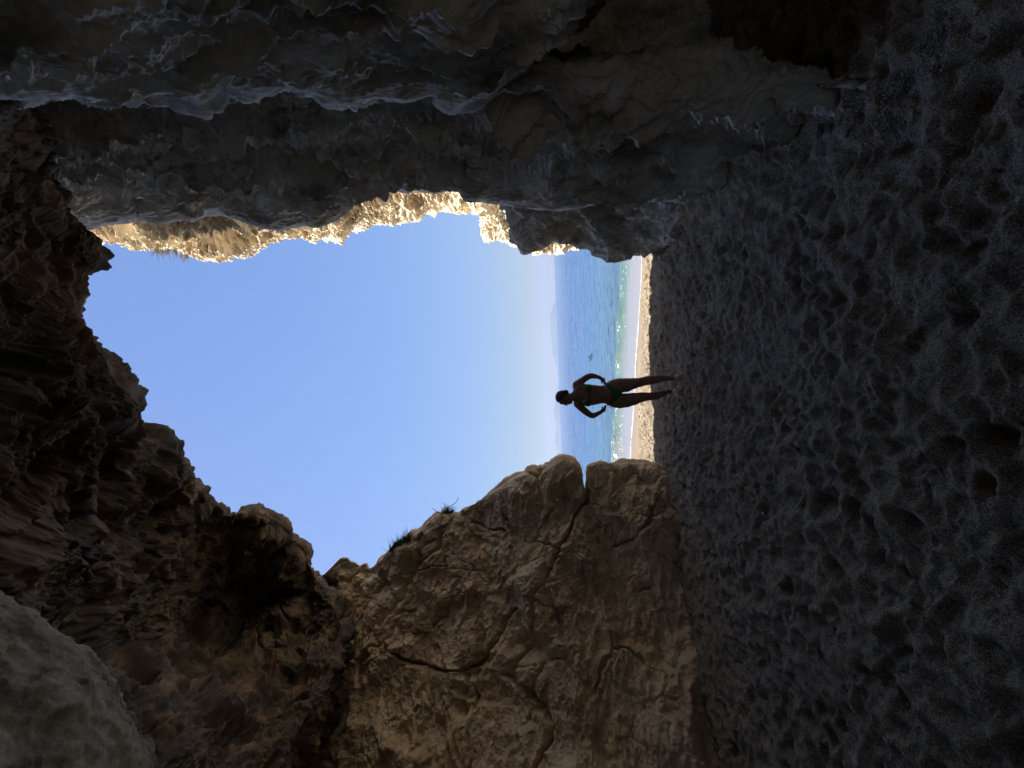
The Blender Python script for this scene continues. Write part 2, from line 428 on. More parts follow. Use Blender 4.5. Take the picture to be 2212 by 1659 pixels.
rows.append(((1470, 1012), [W((-26, 12.5, -1)), W((-4, 7.6, -1)), (1460, 1100, 6.8), 6.1] + [W(tuple(at(*k) - np.array([0, 0, .6]))) for k in ground] + [W((-9, 1, -.6))]))
rows.append(((1420, 1003), back(1410, 1003, 6.35, 0) + [6.32] + ground + [W((-9, 1, 0))]))
rows.append(((1330, 1003), back(1330, 1003, 6.4, .7) + [6.42, (1345, 1120, 6.05), (1358, 1270, 5.65), (1375, 1420, 5.2), (1390, 1659, 4.55), (1430, 2050, 3.7), W((-9, 1.2, .9))]))
rows.append(((1262, 1060), back(1262, 1060, 6.6, 1.2) + [6.45, (1280, 1150, 6.15), (1295, 1290, 5.72), (1310, 1420, 5.3), (1325, 1659, 4.65), (1350, 2050, 3.8), W((-9, 1.2, 1.4))]))
rows.append(((1220, 992.5), back(1220, 993, 6.5, 1.7) + [6.5, (1230, 1140, 6.15), (1240, 1290, 5.75), (1250, 1420, 5.35), (1260, 1659, 4.7), (1280, 2050, 3.8), W((-9, 1.3, 2))]))
rows.append(((1040, 1080), back(1040, 1080, 7.0, 3.2) + [7.05, (1045, 1180, 6.85), (1050, 1300, 6.5), (1055, 1430, 6.1), (1060, 1659, 5.3), (1060, 2050, 4.2), W((-9, 1.5, 3.5))]))
rows.append(((855, 1182), back(855, 1182, 7.8, 4.6) + [7.85, (858, 1260, 7.6), (862, 1340, 7.3), (865, 1450, 6.8), (860, 1659, 5.9), (840, 2050, 4.6), W((-9, 1.8, 5.5))]))
rows.append(((752, 1205), back(752, 1210, 8.5, 5.8) + [8.5, (752, 1270, 8.2), (752, 1350, 7.8), (745, 1450, 7.3), (720, 1659, 6.4), (690, 2050, 5.0), W((-9, 2, 6.5))]))
rows.append(((690, 1246), back(690, 1246, 8.7, 6.6) + [8.7, (685, 1300, 8.5), (680, 1370, 8.2), (665, 1470, 7.7), (630, 1659, 6.8), (590, 2050, 5.4), W((-9, 2.2, 7.5))]))
rows.append(((600, 1330), [W((-26, 8.66, 10)), W((-7, 7.2, 9.5)), (590, 1420, 9.7), 9.2, (585, 1370, 8.9), (580, 1430, 8.5), (570, 1520, 8.0), (540, 1700, 7.0), (500, 2050, 5.6), W((-9, 2.5, 9))]))
rows.append(((420, 1530), [W((-26, 8.66, 14)), W((-9, 7.4, 13)), (410, 1620, 10.4), 9.9, (405, 1570, 9.5), (395, 1640, 9.1), (380, 1740, 8.5), (350, 1900, 7.5), (320, 2200, 6.3), W((-11, 2.5, 13))]))  # this row and the next: unseen cliff, added to keep sun off the sand
rows.append(((200, 1740), [W((-26, 8.66, 19)), W((-12, 7.7, 18)), (195, 1830, 10.6), 10.2, (190, 1780, 9.8), (180, 1840, 9.5), (170, 1920, 9), (150, 2080, 8), (130, 2350, 7), W((-13, 2.5, 17))]))
o = sheet('brown_cliff', lip_slab, rows, 1000, [10, 20, 40, 170, 170, 150, 150, 40, 14], 3, d_slab, M_brown, spread=.25)
tag(o, 'brown leaning cliff slab split by dark cracks, rising from the sand below the blue sky', 'cliff')

# --- brown roof mass hanging over the opening
lip_roof = [(560, 1800), (610, 1659), (655, 1560), (705, 1470), (733, 1405), (740, 1350), (715, 1300), (684, 1245), (678, 1235), (670, 1224), (655, 1200), (640, 1175), (628, 1160), (605, 1140), (590, 1128), (575, 1120), (555, 1111), (540, 1106), (520, 1107), (508, 1111),
    (495, 1110), (480, 1098), (460, 1085), (440, 1065), (430, 1052), (410, 1040), (398, 1025), (390, 1015), (370, 990), (362, 970), (350, 958), (340, 945), (325, 947), (318, 938), (310, 930), (295, 915),
    (280, 905), (266, 895), (280, 878), (270, 850), (255, 825), (238, 795), (225, 770), (210, 740), (195, 715), (182, 690), (175, 660), (185, 645), (197, 635), (193, 610),
    (188, 595), (200, 585), (215, 570), (222, 550), (220, 535), (212, 522), (200, 515), (188, 500), (170, 480), (140, 450), (100, 400), (60, 320), (20, 240)]
def d_roof(P, px, py, t, s, cj):
    f1, f2, hc = worley(P * .95 + .15 * fbm(P * 1.5, 3)[:, None], 3)
    _, _, hb = worley(P * 2.6 + .2 * fbm(P * 3, 3)[:, None], 4)
    _, _, hd = worley(P * 9.5 + .3 * fbm(P * 6, 2)[:, None], 5)
    h = .42 * hc + .17 * hb + .03 * hd - .05 * np.exp(-((f2 - f1) / .05) ** 2) + .09 * fbm(P * .9 + 13, 3)
    hs = .035 * (ridged(P * 3.0 + 14, 4, .6) - .8) + .022 * fbm(P * 11, 5, .66)
    e = 1 - np.exp(-np.abs(cj) * 5)
    return h * (.13 + .87 * e) + hs * (.6 + .4 * e)
rows = [
 ((560, 1800), [W((-26, 5, 9)), (640, 1880, 5.5), (600, 1830, 4.8), 3.9, (500, 1790, 3.7), (430, 1790, 3.4), (330, 1790, 2.9), (150, 1850, 2.2), W((-3.0, .4, 3.0)), W((-3.5, -3, 3))]),
 ((655, 1560), [W((-26, 5.5, 9)), (720, 1620, 6.94), (690, 1590, 6.16), 5.32, (590, 1560, 5.15), (500, 1580, 4.7), (370, 1620, 3.49), (160, 1700, 2.3), W((-2.6, .4, 3.2)), W((-3.2, -3, 3))]),
 ((740, 1350), [W((-26, 6, 9)), (790, 1420, 8.88), (765, 1390, 8.04), 6.96, (640, 1390, 6.84), (530, 1430, 6.36), (370, 1480, 4.71), (130, 1570, 2.5), W((-2.2, .4, 3.4)), W((-3, -3, 3.2))]),
 ((684, 1245), [W((-26, 6, 9.6)), (660, 1340, 9.84), (672, 1290, 8.88), 7.68, (600, 1300, 7.62), (490, 1350, 7.08), (320, 1400, 5.16), (80, 1490, 2.5), W((-1.8, .4, 3.6)), W((-2.8, -3, 3.4))]),
 ((575, 1120), [W((-20, 5.5, 11)), (520, 1240, 8.64), (545, 1170, 7.8), 6.84, (500, 1180, 6.72), (410, 1240, 6), (250, 1310, 4.07), (0, 1400, 2.3), W((-1.3, .4, 3.7)), W((-2.4, -3, 3.6))]),
 ((440, 1065), [W((-14, 4, 12)), (360, 1140, 6.72), (400, 1095, 6.12), 5.4, (380, 1110, 5.16), (300, 1165, 4.38), (150, 1230, 3.04), (-80, 1310, 2), W((-.8, .4, 3.8)), W((-1.8, -3, 3.7))]),
 ((310, 930), [W((-8, 2.4, 12)), (220, 980, 4.6), (265, 950, 4.2), 3.7, (265, 960, 3.0), (190, 1005, 2.65), (50, 1065, 2.25), (-180, 1140, 1.75), W((-.3, .4, 3.9)), W((-1, -3, 3.8))]),
 ((225, 770), [W((-3, 1.9, 12)), (120, 785, 3.68), (170, 775, 3.32), 2.84, (170, 790, 2.57), (100, 810, 2.3), (-20, 840, 1.93), (-230, 880, 1.57), W((.2, .3, 4.56)), W((0, -3, 4.6))]),
 ((175, 660), [W((0, 1.9, 12)), (80, 645, 3.68), (125, 650, 3.32), 2.81, (120, 665, 2.52), (60, 670, 2.23), (-50, 680, 1.9), (-250, 690, 1.54), W((.8, .3, 4.47)), W((.8, -3, 4.6))]),
 ((215, 570), [W((3, 1.9, 12)), (80, 540, 3.74), (140, 555, 3.38), 2.84, (140, 560, 2.52), (70, 545, 2.21), (-50, 525, 1.87), (-250, 500, 1.51), W((1.4, .3, 4.3)), W((1.6, -3, 4.4))]),
 ((188, 500), [W((6, 1.9, 12)), (70, 455, 3.82), (120, 480, 3.5), 2.96, (110, 440, 2.54), (50, 400, 2.21), (-60, 350, 1.84), (-250, 280, 1.51), W((1.9, .3, 4.13)), W((2.4, -3, 4.2))]),
 ((100, 400), [W((8, 1.9, 11)), (0, 330, 3.62), (40, 360, 3.38), 3.02, (40, 340, 2.66), (0, 280, 2.3), (-80, 200, 1.87), (-240, 100, 1.51), W((2.3, .3, 3.96)), W((3, -3, 4))]),
 ((20, 240), [W((9, 1.9, 10)), (-60, 170, 3.8), (-20, 210, 3.46), 3.02, (-30, 190, 2.68), (-60, 140, 2.33), (-120, 60, 1.9), (-260, -60, 1.56), W((2.8, .3, 3.78)), W((3.4, -3, 3.8))])]
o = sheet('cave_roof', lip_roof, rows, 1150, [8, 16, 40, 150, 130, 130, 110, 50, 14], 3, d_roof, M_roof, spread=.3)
tag(o, 'brown blocky rock roof overhanging the opening, its jagged edge dark against the blue sky', 'cave roof')

# --- sunlit cliff outside
lip_sun = [(120, 495), (188, 506), (212, 516), (232, 514), (260, 518), (284, 529), (315, 535), (350, 535), (387, 536), (418.6, 546), (440, 554), (464, 558), (490, 553), (514, 546), (541.6, 541), (565.4, 534), (589, 520), (603, 518),
    (622, 511), (643, 510), (658, 509), (676, 510), (692, 505), (707, 509), (730.5, 511), (743, 503.6), (759, 489), (782, 490.7), (803, 483), (823, 478), (849, 482), (885, 479), (898, 472.7), (914, 462), (932, 458.5), (947, 454.6),
    (973, 456), (1004, 461), (1019, 456), (1040, 454.6), (1050, 460), (1090, 470), (1150, 480)]
def d_sun(P, px, py, t, s, cj):
    A = np.array([1, 1, 1.7], np.float32)
    h = .20 * fbm(P * .5 + 60, 3) + .12 * (ridged(P * A * 1.5 + 22, 4, .6) - .8) + .075 * (ridged(P * A * 5 + 3, 4, .65) - .8) + .02 * fbm(P * 14, 4, .6)
    _, _, hb = worley(P * 1.9 + .2 * fbm(P * 2, 3)[:, None], 6); h += .09 * hb
    wy = py + 6 * perlin(P * 1.7) + 4 * perlin(P * 6); wx = px + 8 * perlin(P * 2 + 5)
    # undercut hollow below a jutting bed
    for x0, x1, y0, y1, d in ((365, 560, 486, 534, .5), (755, 830, 398, 436, .9), (195, 290, 476, 500, .5)):
        m = sstep(y0 - 4, y0 + 6, wy) * (1 - sstep(y1 - 14, y1, wy)) * sstep(x0 - 2, x0 + 10, wx) * (1 - sstep(x1 - 4, x1, wx))
        h -= d * m * (.35 + .65 * (wx - x0) / (x1 - x0))
    e = 1 - np.exp(-np.abs(cj) * 4)
    return h * (.15 + .85 * e)
rows = []
for px, py, t in ((120, 495, 7.2), (284, 529, 7.6), (464, 558, 8.0), (603, 518, 8.2), (759, 489, 8.4), (914, 462, 8.7), (1040, 454.6, 9.0), (1150, 480, 9.0)):
    rows.append(((px, py), [W((16, 16, at(px, 430, t)[2])), (px, py - 110, t + 3), (px, py - 30, t + .9), t, (px, py - 45, t - .9), (px, py - 110, t - 1.5), (px, py - 210, t - 1.6), W((6.5, 6.6, at(px, 430, t - 1)[2]))]))
rows.append(((1150, 480), rows.pop()[1]))
o = sheet('sunlit_cliff', lip_sun, rows, 760, [10, 20, 40, 130, 90, 30, 10], 3, d_sun, M_sun)
tag(o, 'tall sunlit cream cliff outside the cave, a thin bright strip between dark wall and sky', 'cliff')

lip_blk = [(1030, 460), (1050, 459), (1042.6, 467.5), (1040.5, 485), (1041, 506), (1047.7, 521.7), (1060.6, 523), (1091.6, 520), (1112, 530.7), (1135, 534), (1160, 545), (1186, 545), (1209.5, 542), (1220, 539), (1232, 536), (1242, 535.5), (1262, 528), (1330, 520), (1420, 512)]
def d_blk(P, px, py, t, s, cj):
    A = np.array([1, 1, 1.9], np.float32)
    h = .12 * fbm(P * .8 + 70, 3) + .10 * (ridged(P * A * 1.6 + 2, 4, .6) - .8) + .05 * (ridged(P * A * 5 + 13, 4, .65) - .8) + .02 * fbm(P * 14, 4, .6)
    _, _, hb = worley(P * 2.1 + .2 * fbm(P * 2, 3)[:, None], 8); h += .10 * hb
    return h * (.15 + .85 * (1 - np.exp(-np.abs(cj) * 4)))
rows = []
for px, py, t, dx in ((1030, 460, 8.0, 0), (1041, 506, 8.1, 30), (1091.6, 520, 8.2, 8), (1160, 545, 9.2, 0), (1242, 535.5, 9.4, 0), (1420, 512, 9.6, 0)):
    rows.append(((px, py), [W((14, 14, at(px, 430, t)[2])), (px + dx, py - 70, t + 2.2), (px + dx * .6, py - 22, t + .7), t, (px + dx * .6, py - 30, t - .6), (px + dx, py - 90, t - 1.0), (px + dx, py - 180, t - 1.0)]))
o = sheet('sunlit_outcrop', lip_blk, rows, 420, [8, 16, 40, 110, 70, 20], 3, d_blk, M_sun)
tag(o, 'square sunlit cream rock outcrop poking out above the dark knob at the cave mouth', 'rock')

# --- close boulder at the roof corner
bm_n = 620
th = np.linspace(0, math.pi, bm_n)[:, None]; ph = np.linspace(0, 2 * math.pi, 2 * bm_n)[None, :]
U = np.stack([np.sin(th) * np.cos(ph), np.sin(th) * np.sin(ph), np.cos(th) + 0 * ph], -1).reshape(-1, 3)
cB = np.array([-.914, -.81, 3.0])
P = cB + U[:, [0, 2, 1]] * np.array([1.08, 1.72, 1.08])
P = P + U[:, [0, 2, 1]] * (.02 * fbm(P * 1.5 + 5, 4) + .010 * fbm(P * 7, 5, .62) + .005 * (ridged(P * 16, 3, .6) - .8) + .003 * fbm(P * 50, 2, .6))[:, None]
o = mesh_object('boulder', P, grid_faces(bm_n, 2 * bm_n, True), M_boulder)
tag(o, 'smooth rounded grey green boulder wedged close overhead in the corner of the cave roof', 'boulder')

# --- unseen hull: closes the cave behind the camera, left arm added to block the sun
nt_, np_ = 240, 440
yy = np.linspace(-5.95, 10.2, nt_)[:, None]; ph = np.linspace(0, 2 * math.pi, np_)[None, :]
rf = np.sqrt(np.clip(1 - (np.minimum(yy + 2, 0) / 4.0) ** 2, 0, 1))
P = np.stack([-1.5 + 10.5 * rf * np.cos(ph), yy + 0 * ph, 1 + 17 * rf * np.sin(ph)], -1).reshape(-1, 3)
U = np.stack([np.cos(ph) + 0 * yy, 0 * ph + 0 * yy, np.sin(ph) + 0 * yy], -1).reshape(-1, 3)
P += U * (.9 * fbm(P * .25, 4) + .3 * (ridged(P * .9, 3) - .8))[:, None]
Fq = grid_faces(nt_, np_)
cen = P[Fq].mean(1); keep = (cen[:, 1] < 1.6) | ((cen[:, 0] > 3.4) & (cen[:, 1] < 5.3)) | ((cen[:, 0] < -4.4) & (cen[:, 1] < 6.85 - .231 * cen[:, 0] + .10 * np.sin(cen[:, 2] * 1.9)))
o = mesh_object('unseen_headland', P, Fq[keep], M_roof)
tag(o, kind='structure')
# ------------------------------------------------------------------ sand
SEA = -0.8
_a = on_z(1389, 545, SEA); _b = on_z(1363, 985, SEA)
sh_k = (_b[1] - _a[1]) / (_b[0] - _a[0]); sh_0 = _a[1] - sh_k * _a[0]
def shore(x): return sh_0 + sh_k * x
CREST = 6.4
def crest(x): return CREST + .12 * np.sin(x * 1.7 + 1) + .08 * np.sin(x * 4.1) 
def beach_z(x, y):
    c = crest(x); u = np.clip((y - c) / (shore(x) - c), 0, 3)
    return SEA * (u ** 1.12)
xs = np.concatenate([np.linspace(-60, -6.2, 60, endpoint=False), np.linspace(-6.2, 3.6, 860, endpoint=False), np.linspace(3.6, 60, 60)])
ya = [-16.0]
while ya[-1] < 22:
    y = ya[-1]
    ya.append(y + (.5 if y < -3 else .25 if y < .3 else .0065 + .0014 * max(0, y - 1) if y < 8 else .03 if y < 13.5 else .3))
ys = np.array(ya)
X, Y = np.meshgrid(xs, ys)
Z = np.zeros_like(X)
P = np.stack([X, Y, 0 * X], -1).reshape(-1, 3)
n1 = fbm(P * .7, 3).reshape(X.shape); n2 = fbm(P * 3.2 + 3, 3).reshape(X.shape)
n3 = fbm(P * 12 + 3, 3, .6).reshape(X.shape); n4 = fbm(P * 40, 2).reshape(X.shape)
pit = np.zeros_like(X)
# trodden dry sand: overlapping dimples with thin ridges between them
wp = P[:, :2] + .09 * np.stack([perlin(P * 2.3 + 9), perlin(P * 2.3 + 70)], -1) + .03 * np.stack([perlin(P * 8 + 9), perlin(P * 8 + 70)], -1)
def dimple(sc, seed):
    Q = np.concatenate([wp * sc, np.full((len(wp), 1), .5)], 1); f1, f2, _ = worley(Q, seed)
    return f1.reshape(X.shape)
tread = sstep(-.45, .25, n2 * .4 + n1 + .25)
pit -= (.046 * np.exp(-(dimple(4.3, 30) / .48) ** 3) * (.35 + .65 * tread) + .050 * np.exp(-(dimple(7.6, 31) / .50) ** 3) * (.4 + .6 * tread) + .018 * np.exp(-(dimple(17, 32) / .48) ** 3))
dry = 1 - sstep(.52, .72, (Y - crest(X)) / (shore(X) - crest(X)))
def stamp(cx, cy, a, b, ang, depth, rim=.35, toe=0.0):
    m = 2.2 * max(a, b)
    i0, i1 = np.searchsorted(ys, [cy - m, cy + m]); j0, j1 = np.searchsorted(xs, [cx - m, cx + m])
    if i1 <= i0 or j1 <= j0: return
    dx = X[i0:i1, j0:j1] - cx; dy = Y[i0:i1, j0:j1] - cy
    wob = 1 + .25 * n2[i0:i1, j0:j1] + .18 * n3[i0:i1, j0:j1]
    u = (dx * math.cos(ang) + dy * math.sin(ang)) / a; v = (-dx * math.sin(ang) + dy * math.cos(ang)) / b
    v = v * (1 + toe * u)
    q = np.sqrt(u * u + v * v) * wob
    pit[i0:i1, j0:j1] += -depth * np.exp(-q ** 2.2) + depth * rim * np.exp(-((q - 1.3) / .33) ** 2)
r2 = np.random.default_rng(21)
for k in range(700):                       # scuffs and trodden holes
    cx = r2.uniform(-5.6, 2.6); cy = r2.uniform(.6, 1) if k % 20 == 0 else r2.uniform(.9, 7.9)
    a = r2.uniform(.035, .12); b = a * r2.uniform(.45, .9)
    stamp(cx, cy, a, b, r2.uniform(0, math.pi), r2.uniform(.008, .026), .25)
for k in range(240):                        # longer foot prints with heel and ball
    cx = r2.uniform(-4.5, 2.2); cy = r2.uniform(.9, 7.0); ang = r2.normal(1.45, .6)
    d = r2.uniform(.03, .055)
    stamp(cx, cy, .125, .052, ang, d * .6, .35, .2)
    stamp(cx + .07 * math.cos(ang), cy + .07 * math.sin(ang), .055, .05, ang, d * .6, .3)
    stamp(cx - .085 * math.cos(ang), cy - .085 * math.sin(ang), .04, .038, ang, d * .8, .3)
damp_near = 1.0
Z = beach_z(X, Y) + .035 * n1 * dry + (.024 * n2 + .011 * n3 + .0035 * n4) * (.25 + .75 * dry) + pit * dry * .95
# sand banks up against the foot of the dark wall
bank = np.interp(Y, [0, 1.8, 2.6, 3.5, 4.9, 6.6], [1.7, 1.55, 1.85, 1.95, 2.25, 2.35])
Z += .10 * sstep(bank - .55, bank + .1, X) * sstep(7.2, 5.5, Y)
V = np.stack([X, Y, Z], -1).reshape(-1, 3)

m, nt, N, L, B = new_mat('sand')
M_sand = m
geo = N.new('ShaderNodeNewGeometry'); sep = N.new('ShaderNodeSeparateXYZ'); L.new(geo.outputs['Position'], sep.inputs[0])
ng = noise(N, L, geo.outputs['Position'], 150, 3, .8); rg = ramp(N, [(.36, (.04, .035, .024)), (.47, (.212, .166, .106)), (.57, (.335, .268, .180)), (.67, (.68, .59, .46))])
L.new(ng.outputs['Fac'], rg.inputs[0])
nb = noise(N, L, geo.outputs['Position'], 1.3, 5, .6); rb = ramp(N, [(.35, (.72, .72, .74)), (.65, (1, 1, 1))]); L.new(nb.outputs['Fac'], rb.inputs[0])
mu = N.new('ShaderNodeMix'); mu.data_type = 'RGBA'; mu.blend_type = 'MULTIPLY'; mu.inputs[0].default_value = 1
L.new(rg.outputs[0], mu.inputs[6]); L.new(rb.outputs[0], mu.inputs[7])
# coarse dark grit scattered over the dry part
nd = noise(N, L, geo.outputs['Position'], 55, 2, .5); rd = ramp(N, [(.62, (0, 0, 0)), (.68, (1, 1, 1))]); L.new(nd.outputs['Fac'], rd.inputs[0])
mg = N.new('ShaderNodeMix'); mg.data_type = 'RGBA'; L.new(rd.outputs[0], mg.inputs[0]); L.new(mu.outputs[2], mg.inputs[6]); mg.inputs[7].default_value = (.09, .08, .07, 1)
# wet sand below the swash line
wet = N.new('ShaderNodeMapRange'); wet.inputs[1].default_value = SEA + .30; wet.inputs[2].default_value = SEA + .20
L.new(sep.outputs['Z'], wet.inputs[0])
mw = N.new('ShaderNodeMix'); mw.data_type = 'RGBA'; L.new(wet.outputs[0], mw.inputs[0]); L.new(mg.outputs[2], mw.inputs[6]); mw.inputs[7].default_value = (.22, .165, .115, 1)
L.new(mw.outputs[2], B.inputs['Base Color'])
rr = N.new('ShaderNodeMapRange'); rr.inputs[3].default_value = .95; rr.inputs[4].default_value = .45; L.new(wet.outputs[0], rr.inputs[0]); L.new(rr.outputs[0], B.inputs['Roughness'])
B.inputs['Specular IOR Level'].default_value = .25
bp = N.new('ShaderNodeBump'); bp.inputs['Strength'].default_value = .7; bp.inputs['Distance'].default_value = .0035
L.new(ng.outputs['Fac'], bp.inputs['Height']); L.new(bp.outputs[0], B.inputs['Normal'])
o = mesh_object('sand', V, grid_faces(len(ys), len(xs), False), M_sand); tag(o, kind='structure')

def sand_z(x, y):
    i = np.clip(np.searchsorted(ys, y), 1, len(ys) - 1); j = np.clip(np.searchsorted(xs, x), 1, len(xs) - 1)
    return float(Z[i, j])

# ------------------------------------------------------------------ sea
yw = [10.0]
while yw[-1] < 9400: yw.append(yw[-1] + max(.02, (yw[-1] - 6) * .0042))
yw = np.array(yw); kx = np.linspace(-1.0, 1.0, 560) ; kx = np.sign(kx) * np.abs(kx) ** 1.15 * .95
Xw = kx[None, :] * (yw[:, None] + 6); Yw = np.repeat(yw[:, None], len(kx), 1)
P = np.stack([Xw, Yw, 0 * Xw], -1).reshape(-1, 3)
off = Yw - shore(Xw)                               # distance seaward of the water line
fade = np.exp(-np.maximum(Yw - 12, 0) / 160)
A1 = np.array([.16, .42, 1], np.float32); A2 = np.array([.55, 1.5, 1], np.float32); A3 = np.array([1.4, 3.6, 1], np.float32)
w = (.085 * fbm(P * A1 + 3, 2) + .055 * fbm(P * A2 + 7, 2) + .032 * fbm(P * A3, 2)).reshape(Xw.shape)
calm = sstep(1.6, 4.5, off)
wl = 3.0 + .5 * fbm(P[:, :] * np.array([.35, 0, 0], np.float32) + 5.5, 3).reshape(Xw.shape)      # breaker line
amp = .5 + .5 * sstep(-.25, .35, fbm(P * np.array([.5, 0, 0], np.float32) + 1.3, 2).reshape(Xw.shape))
ridge = .26 * amp * (np.exp(-((off - wl) / .55) ** 2) * (off < wl) * 0 + np.where(off < wl, np.exp(-((off - wl) / .28) ** 2), np.exp(-((off - wl) / .9) ** 2)))
Zw = SEA + w * fade * (.06 + .94 * calm) + ridge
Vw = np.stack([Xw, Yw, Zw], -1).reshape(-1, 3)
m, nt, N, L, B = new_mat('sea_water'); M_sea = m
geo = N.new('ShaderNodeNewGeometry'); sep = N.new('ShaderNodeSeparateXYZ'); L.new(geo.outputs['Position'], sep.inputs[0])
dp = N.new('ShaderNodeMath'); dp.operation = 'MULTIPLY_ADD'; dp.inputs[1].default_value = -sh_k; L.new(sep.outputs['X'], dp.inputs[0]); L.new(sep.outputs['Y'], dp.inputs[2])
dn = N.new('ShaderNodeMath'); dn.operation = 'SUBTRACT'; dn.inputs[1].default_value = sh_0; L.new(dp.outputs[0], dn.inputs[0])
dm = N.new('ShaderNodeMapRange'); dm.inputs[1].default_value = 0; dm.inputs[2].default_value = 60; L.new(dn.outputs[0], dm.inputs[0])
rs = ramp(N, [(0, (.22, .20, .20)), (.035, (.17, .18, .19)), (.048, (.08, .14, .13)), (.07, (.06, .11, .16)), (.16, (.06, .12, .20)), (.4, (.054, .11, .215)), (1, (.04, .085, .19))]); L.new(dm.outputs[0], rs.inputs[0])
L.new(rs.outputs[0], B.inputs['Base Color'])
B.inputs['Roughness'].default_value = .12; B.inputs['IOR'].default_value = 1.33; B.inputs['Specular IOR Level'].default_value = .5
mp = N.new('ShaderNodeMapping'); mp.inputs['Scale'].default_value = (.45, 1.5, 1); L.new(geo.outputs['Position'], mp.inputs[0])
w1 = noise(N, L, mp.outputs[0], 1.1, 5, .62); mp2 = N.new('ShaderNodeMapping'); mp2.inputs['Scale'].default_value = (.06, .2, 1); L.new(geo.outputs['Position'], mp2.inputs[0])
w2 = noise(N, L, mp2.outputs[0], 1.0, 5, .6)
ad = N.new('ShaderNodeMath'); ad.operation = 'MULTIPLY_ADD'; ad.inputs[1].default_value = 4.0; L.new(w2.outputs['Fac'], ad.inputs[0]); L.new(w1.outputs['Fac'], ad.inputs[2])
bp = N.new('ShaderNodeBump'); bp.inputs['Strength'].default_value = .7; bp.inputs['Distance'].default_value = .32
L.new(ad.outputs[0], bp.inputs['Height'])
bs = N.new('ShaderNodeMapRange'); bs.inputs[1].default_value = 1.5; bs.inputs[2].default_value = 5; bs.inputs[3].default_value = .04; bs.inputs[4].default_value = .8; L.new(dn.outputs[0], bs.inputs[0]); L.new(bs.outputs[0], bp.inputs['Strength'])
L.new(bp.outputs[0], B.inputs['Normal'])
o = mesh_object('sea', Vw, grid_faces(len(yw), len(kx), False), M_sea); tag(o, kind='structure')

# foam: little clots of froth along the breaker and a thin lace at the water's edge
m, nt, N, L, B = new_mat('foam'); M_foam = m
B.inputs['Base Color'].default_value = (.46, .48, .49, 1); B.inputs['Roughness'].default_value = .7
fv = []; ff = []
ico = [(0, 0, 1), (.9, 0, .2), (.28, .85, .2), (-.72, .53, .2), (-.72, -.53, .2), (.28, -.85, .2)]
def clot(x, y, z, sx, sy, sz):
    b = len(fv); a = rng.uniform(0, 6.28); c, s = math.cos(a), math.sin(a)
    for u, v, q in ico: 
        j = rng.uniform(.7, 1.3); fv.append((x + (u * c - v * s) * sx * j, y + (u * s + v * c) * sy * j, z + q * sz))
    for k in range(5): ff.append((b, b + 1 + k, b + 1 + (k + 1) % 5))
def sea_z(x, y):
    i = min(np.searchsorted(yw, y), len(yw) - 1); j = min(np.searchsorted(Xw[i], x), len(kx) - 1)
    return float(Zw[i, j]), float(wl[i, j]), float(amp[i, j])
for k in range(3400):
    x = rng.uniform(-14, 14)
    _, l, a = sea_z(x, shore(x) + 3)
    left = sstep(1.2, -1.0, x)
    dens = .05 + .6 * left + .12 * sstep(1.4, 2.4, x)
    cl = perlin(np.array([[x * 1.6, .3, 7]]))[0]
    if rng.random() > dens * sstep(-.5, .35, cl + .25 * left): continue
    dy = rng.normal(-.12, .28) if rng.random() < .72 else rng.uniform(-1.3, 0)
    y = shore(x) + l + dy
    z = sea_z(x, y)[0]
    clot(x, y, z - .01, rng.uniform(.012, .055), rng.uniform(.008, .022), rng.uniform(.006, .03))
for k in range(800):
    x = rng.uniform(-10, 8)
    y = shore(x) + .06 * math.sin(x * 2.2) + rng.normal(.02, .03)
    clot(x, y, max(SEA + .0, float(beach_z(np.array(x), np.array(y)))) + .004, rng.uniform(.04, .10), rng.uniform(.01, .03), .012)
o = mesh_object('surf_foam', fv, ff, M_foam); tag(o, 'white froth along the small breaking wave and the water edge', 'foam', kind='stuff')

# ------------------------------------------------------------------ far hills
hp = [(645, 1201.0), (655, 1199), (668, 1194), (680, 1189), (690, 1187), (700, 1189), (715, 1189), (730, 1191), (745, 1192), (757, 1194), (765, 1193), (775, 1196), (790, 1200), (810, 1204), (835, 1205), (862, 1201), (885, 1196), (893, 1195.5), (905, 1197), (920, 1203), (935, 1200), (950, 1198), (962, 1200), (985, 1208), (1100, 1216), (1250, 1217)]
YH = 8000.0
top = np.array([on_y(px, py, YH) for py, px in hp])
ux = np.linspace(top[-1, 0], top[0, 0], 500); uz = np.interp(ux, top[::-1, 0], top[::-1, 2])
prof = np.array([(-1, -4), (-700, -2), (-450, .55), (-200, .9), (0, 1), (300, .7), (900, .2), (1200, -3)])
nz = fbm(np.stack([ux * .004, ux * 0, ux * 0], -1), 4)
V = []
for dy, fz in prof[1:]:
    zz = np.where(fz > 0, uz * fz + 3 * nz * min(fz, 1), -4.0 + 0 * uz)
    V.append(np.stack([ux, YH + dy + 40 * np.sin(ux * .006 + dy), zz], -1))
V = np.concatenate(V)
m, nt, N, L, B = new_mat('far_hills')
B.inputs['Base Color'].default_value = (.10, .11, .09, 1); B.inputs['Roughness'].default_value = 1
o = mesh_object('hills', V, grid_faces(len(prof) - 1, 500, True), m); tag(o, kind='structure')

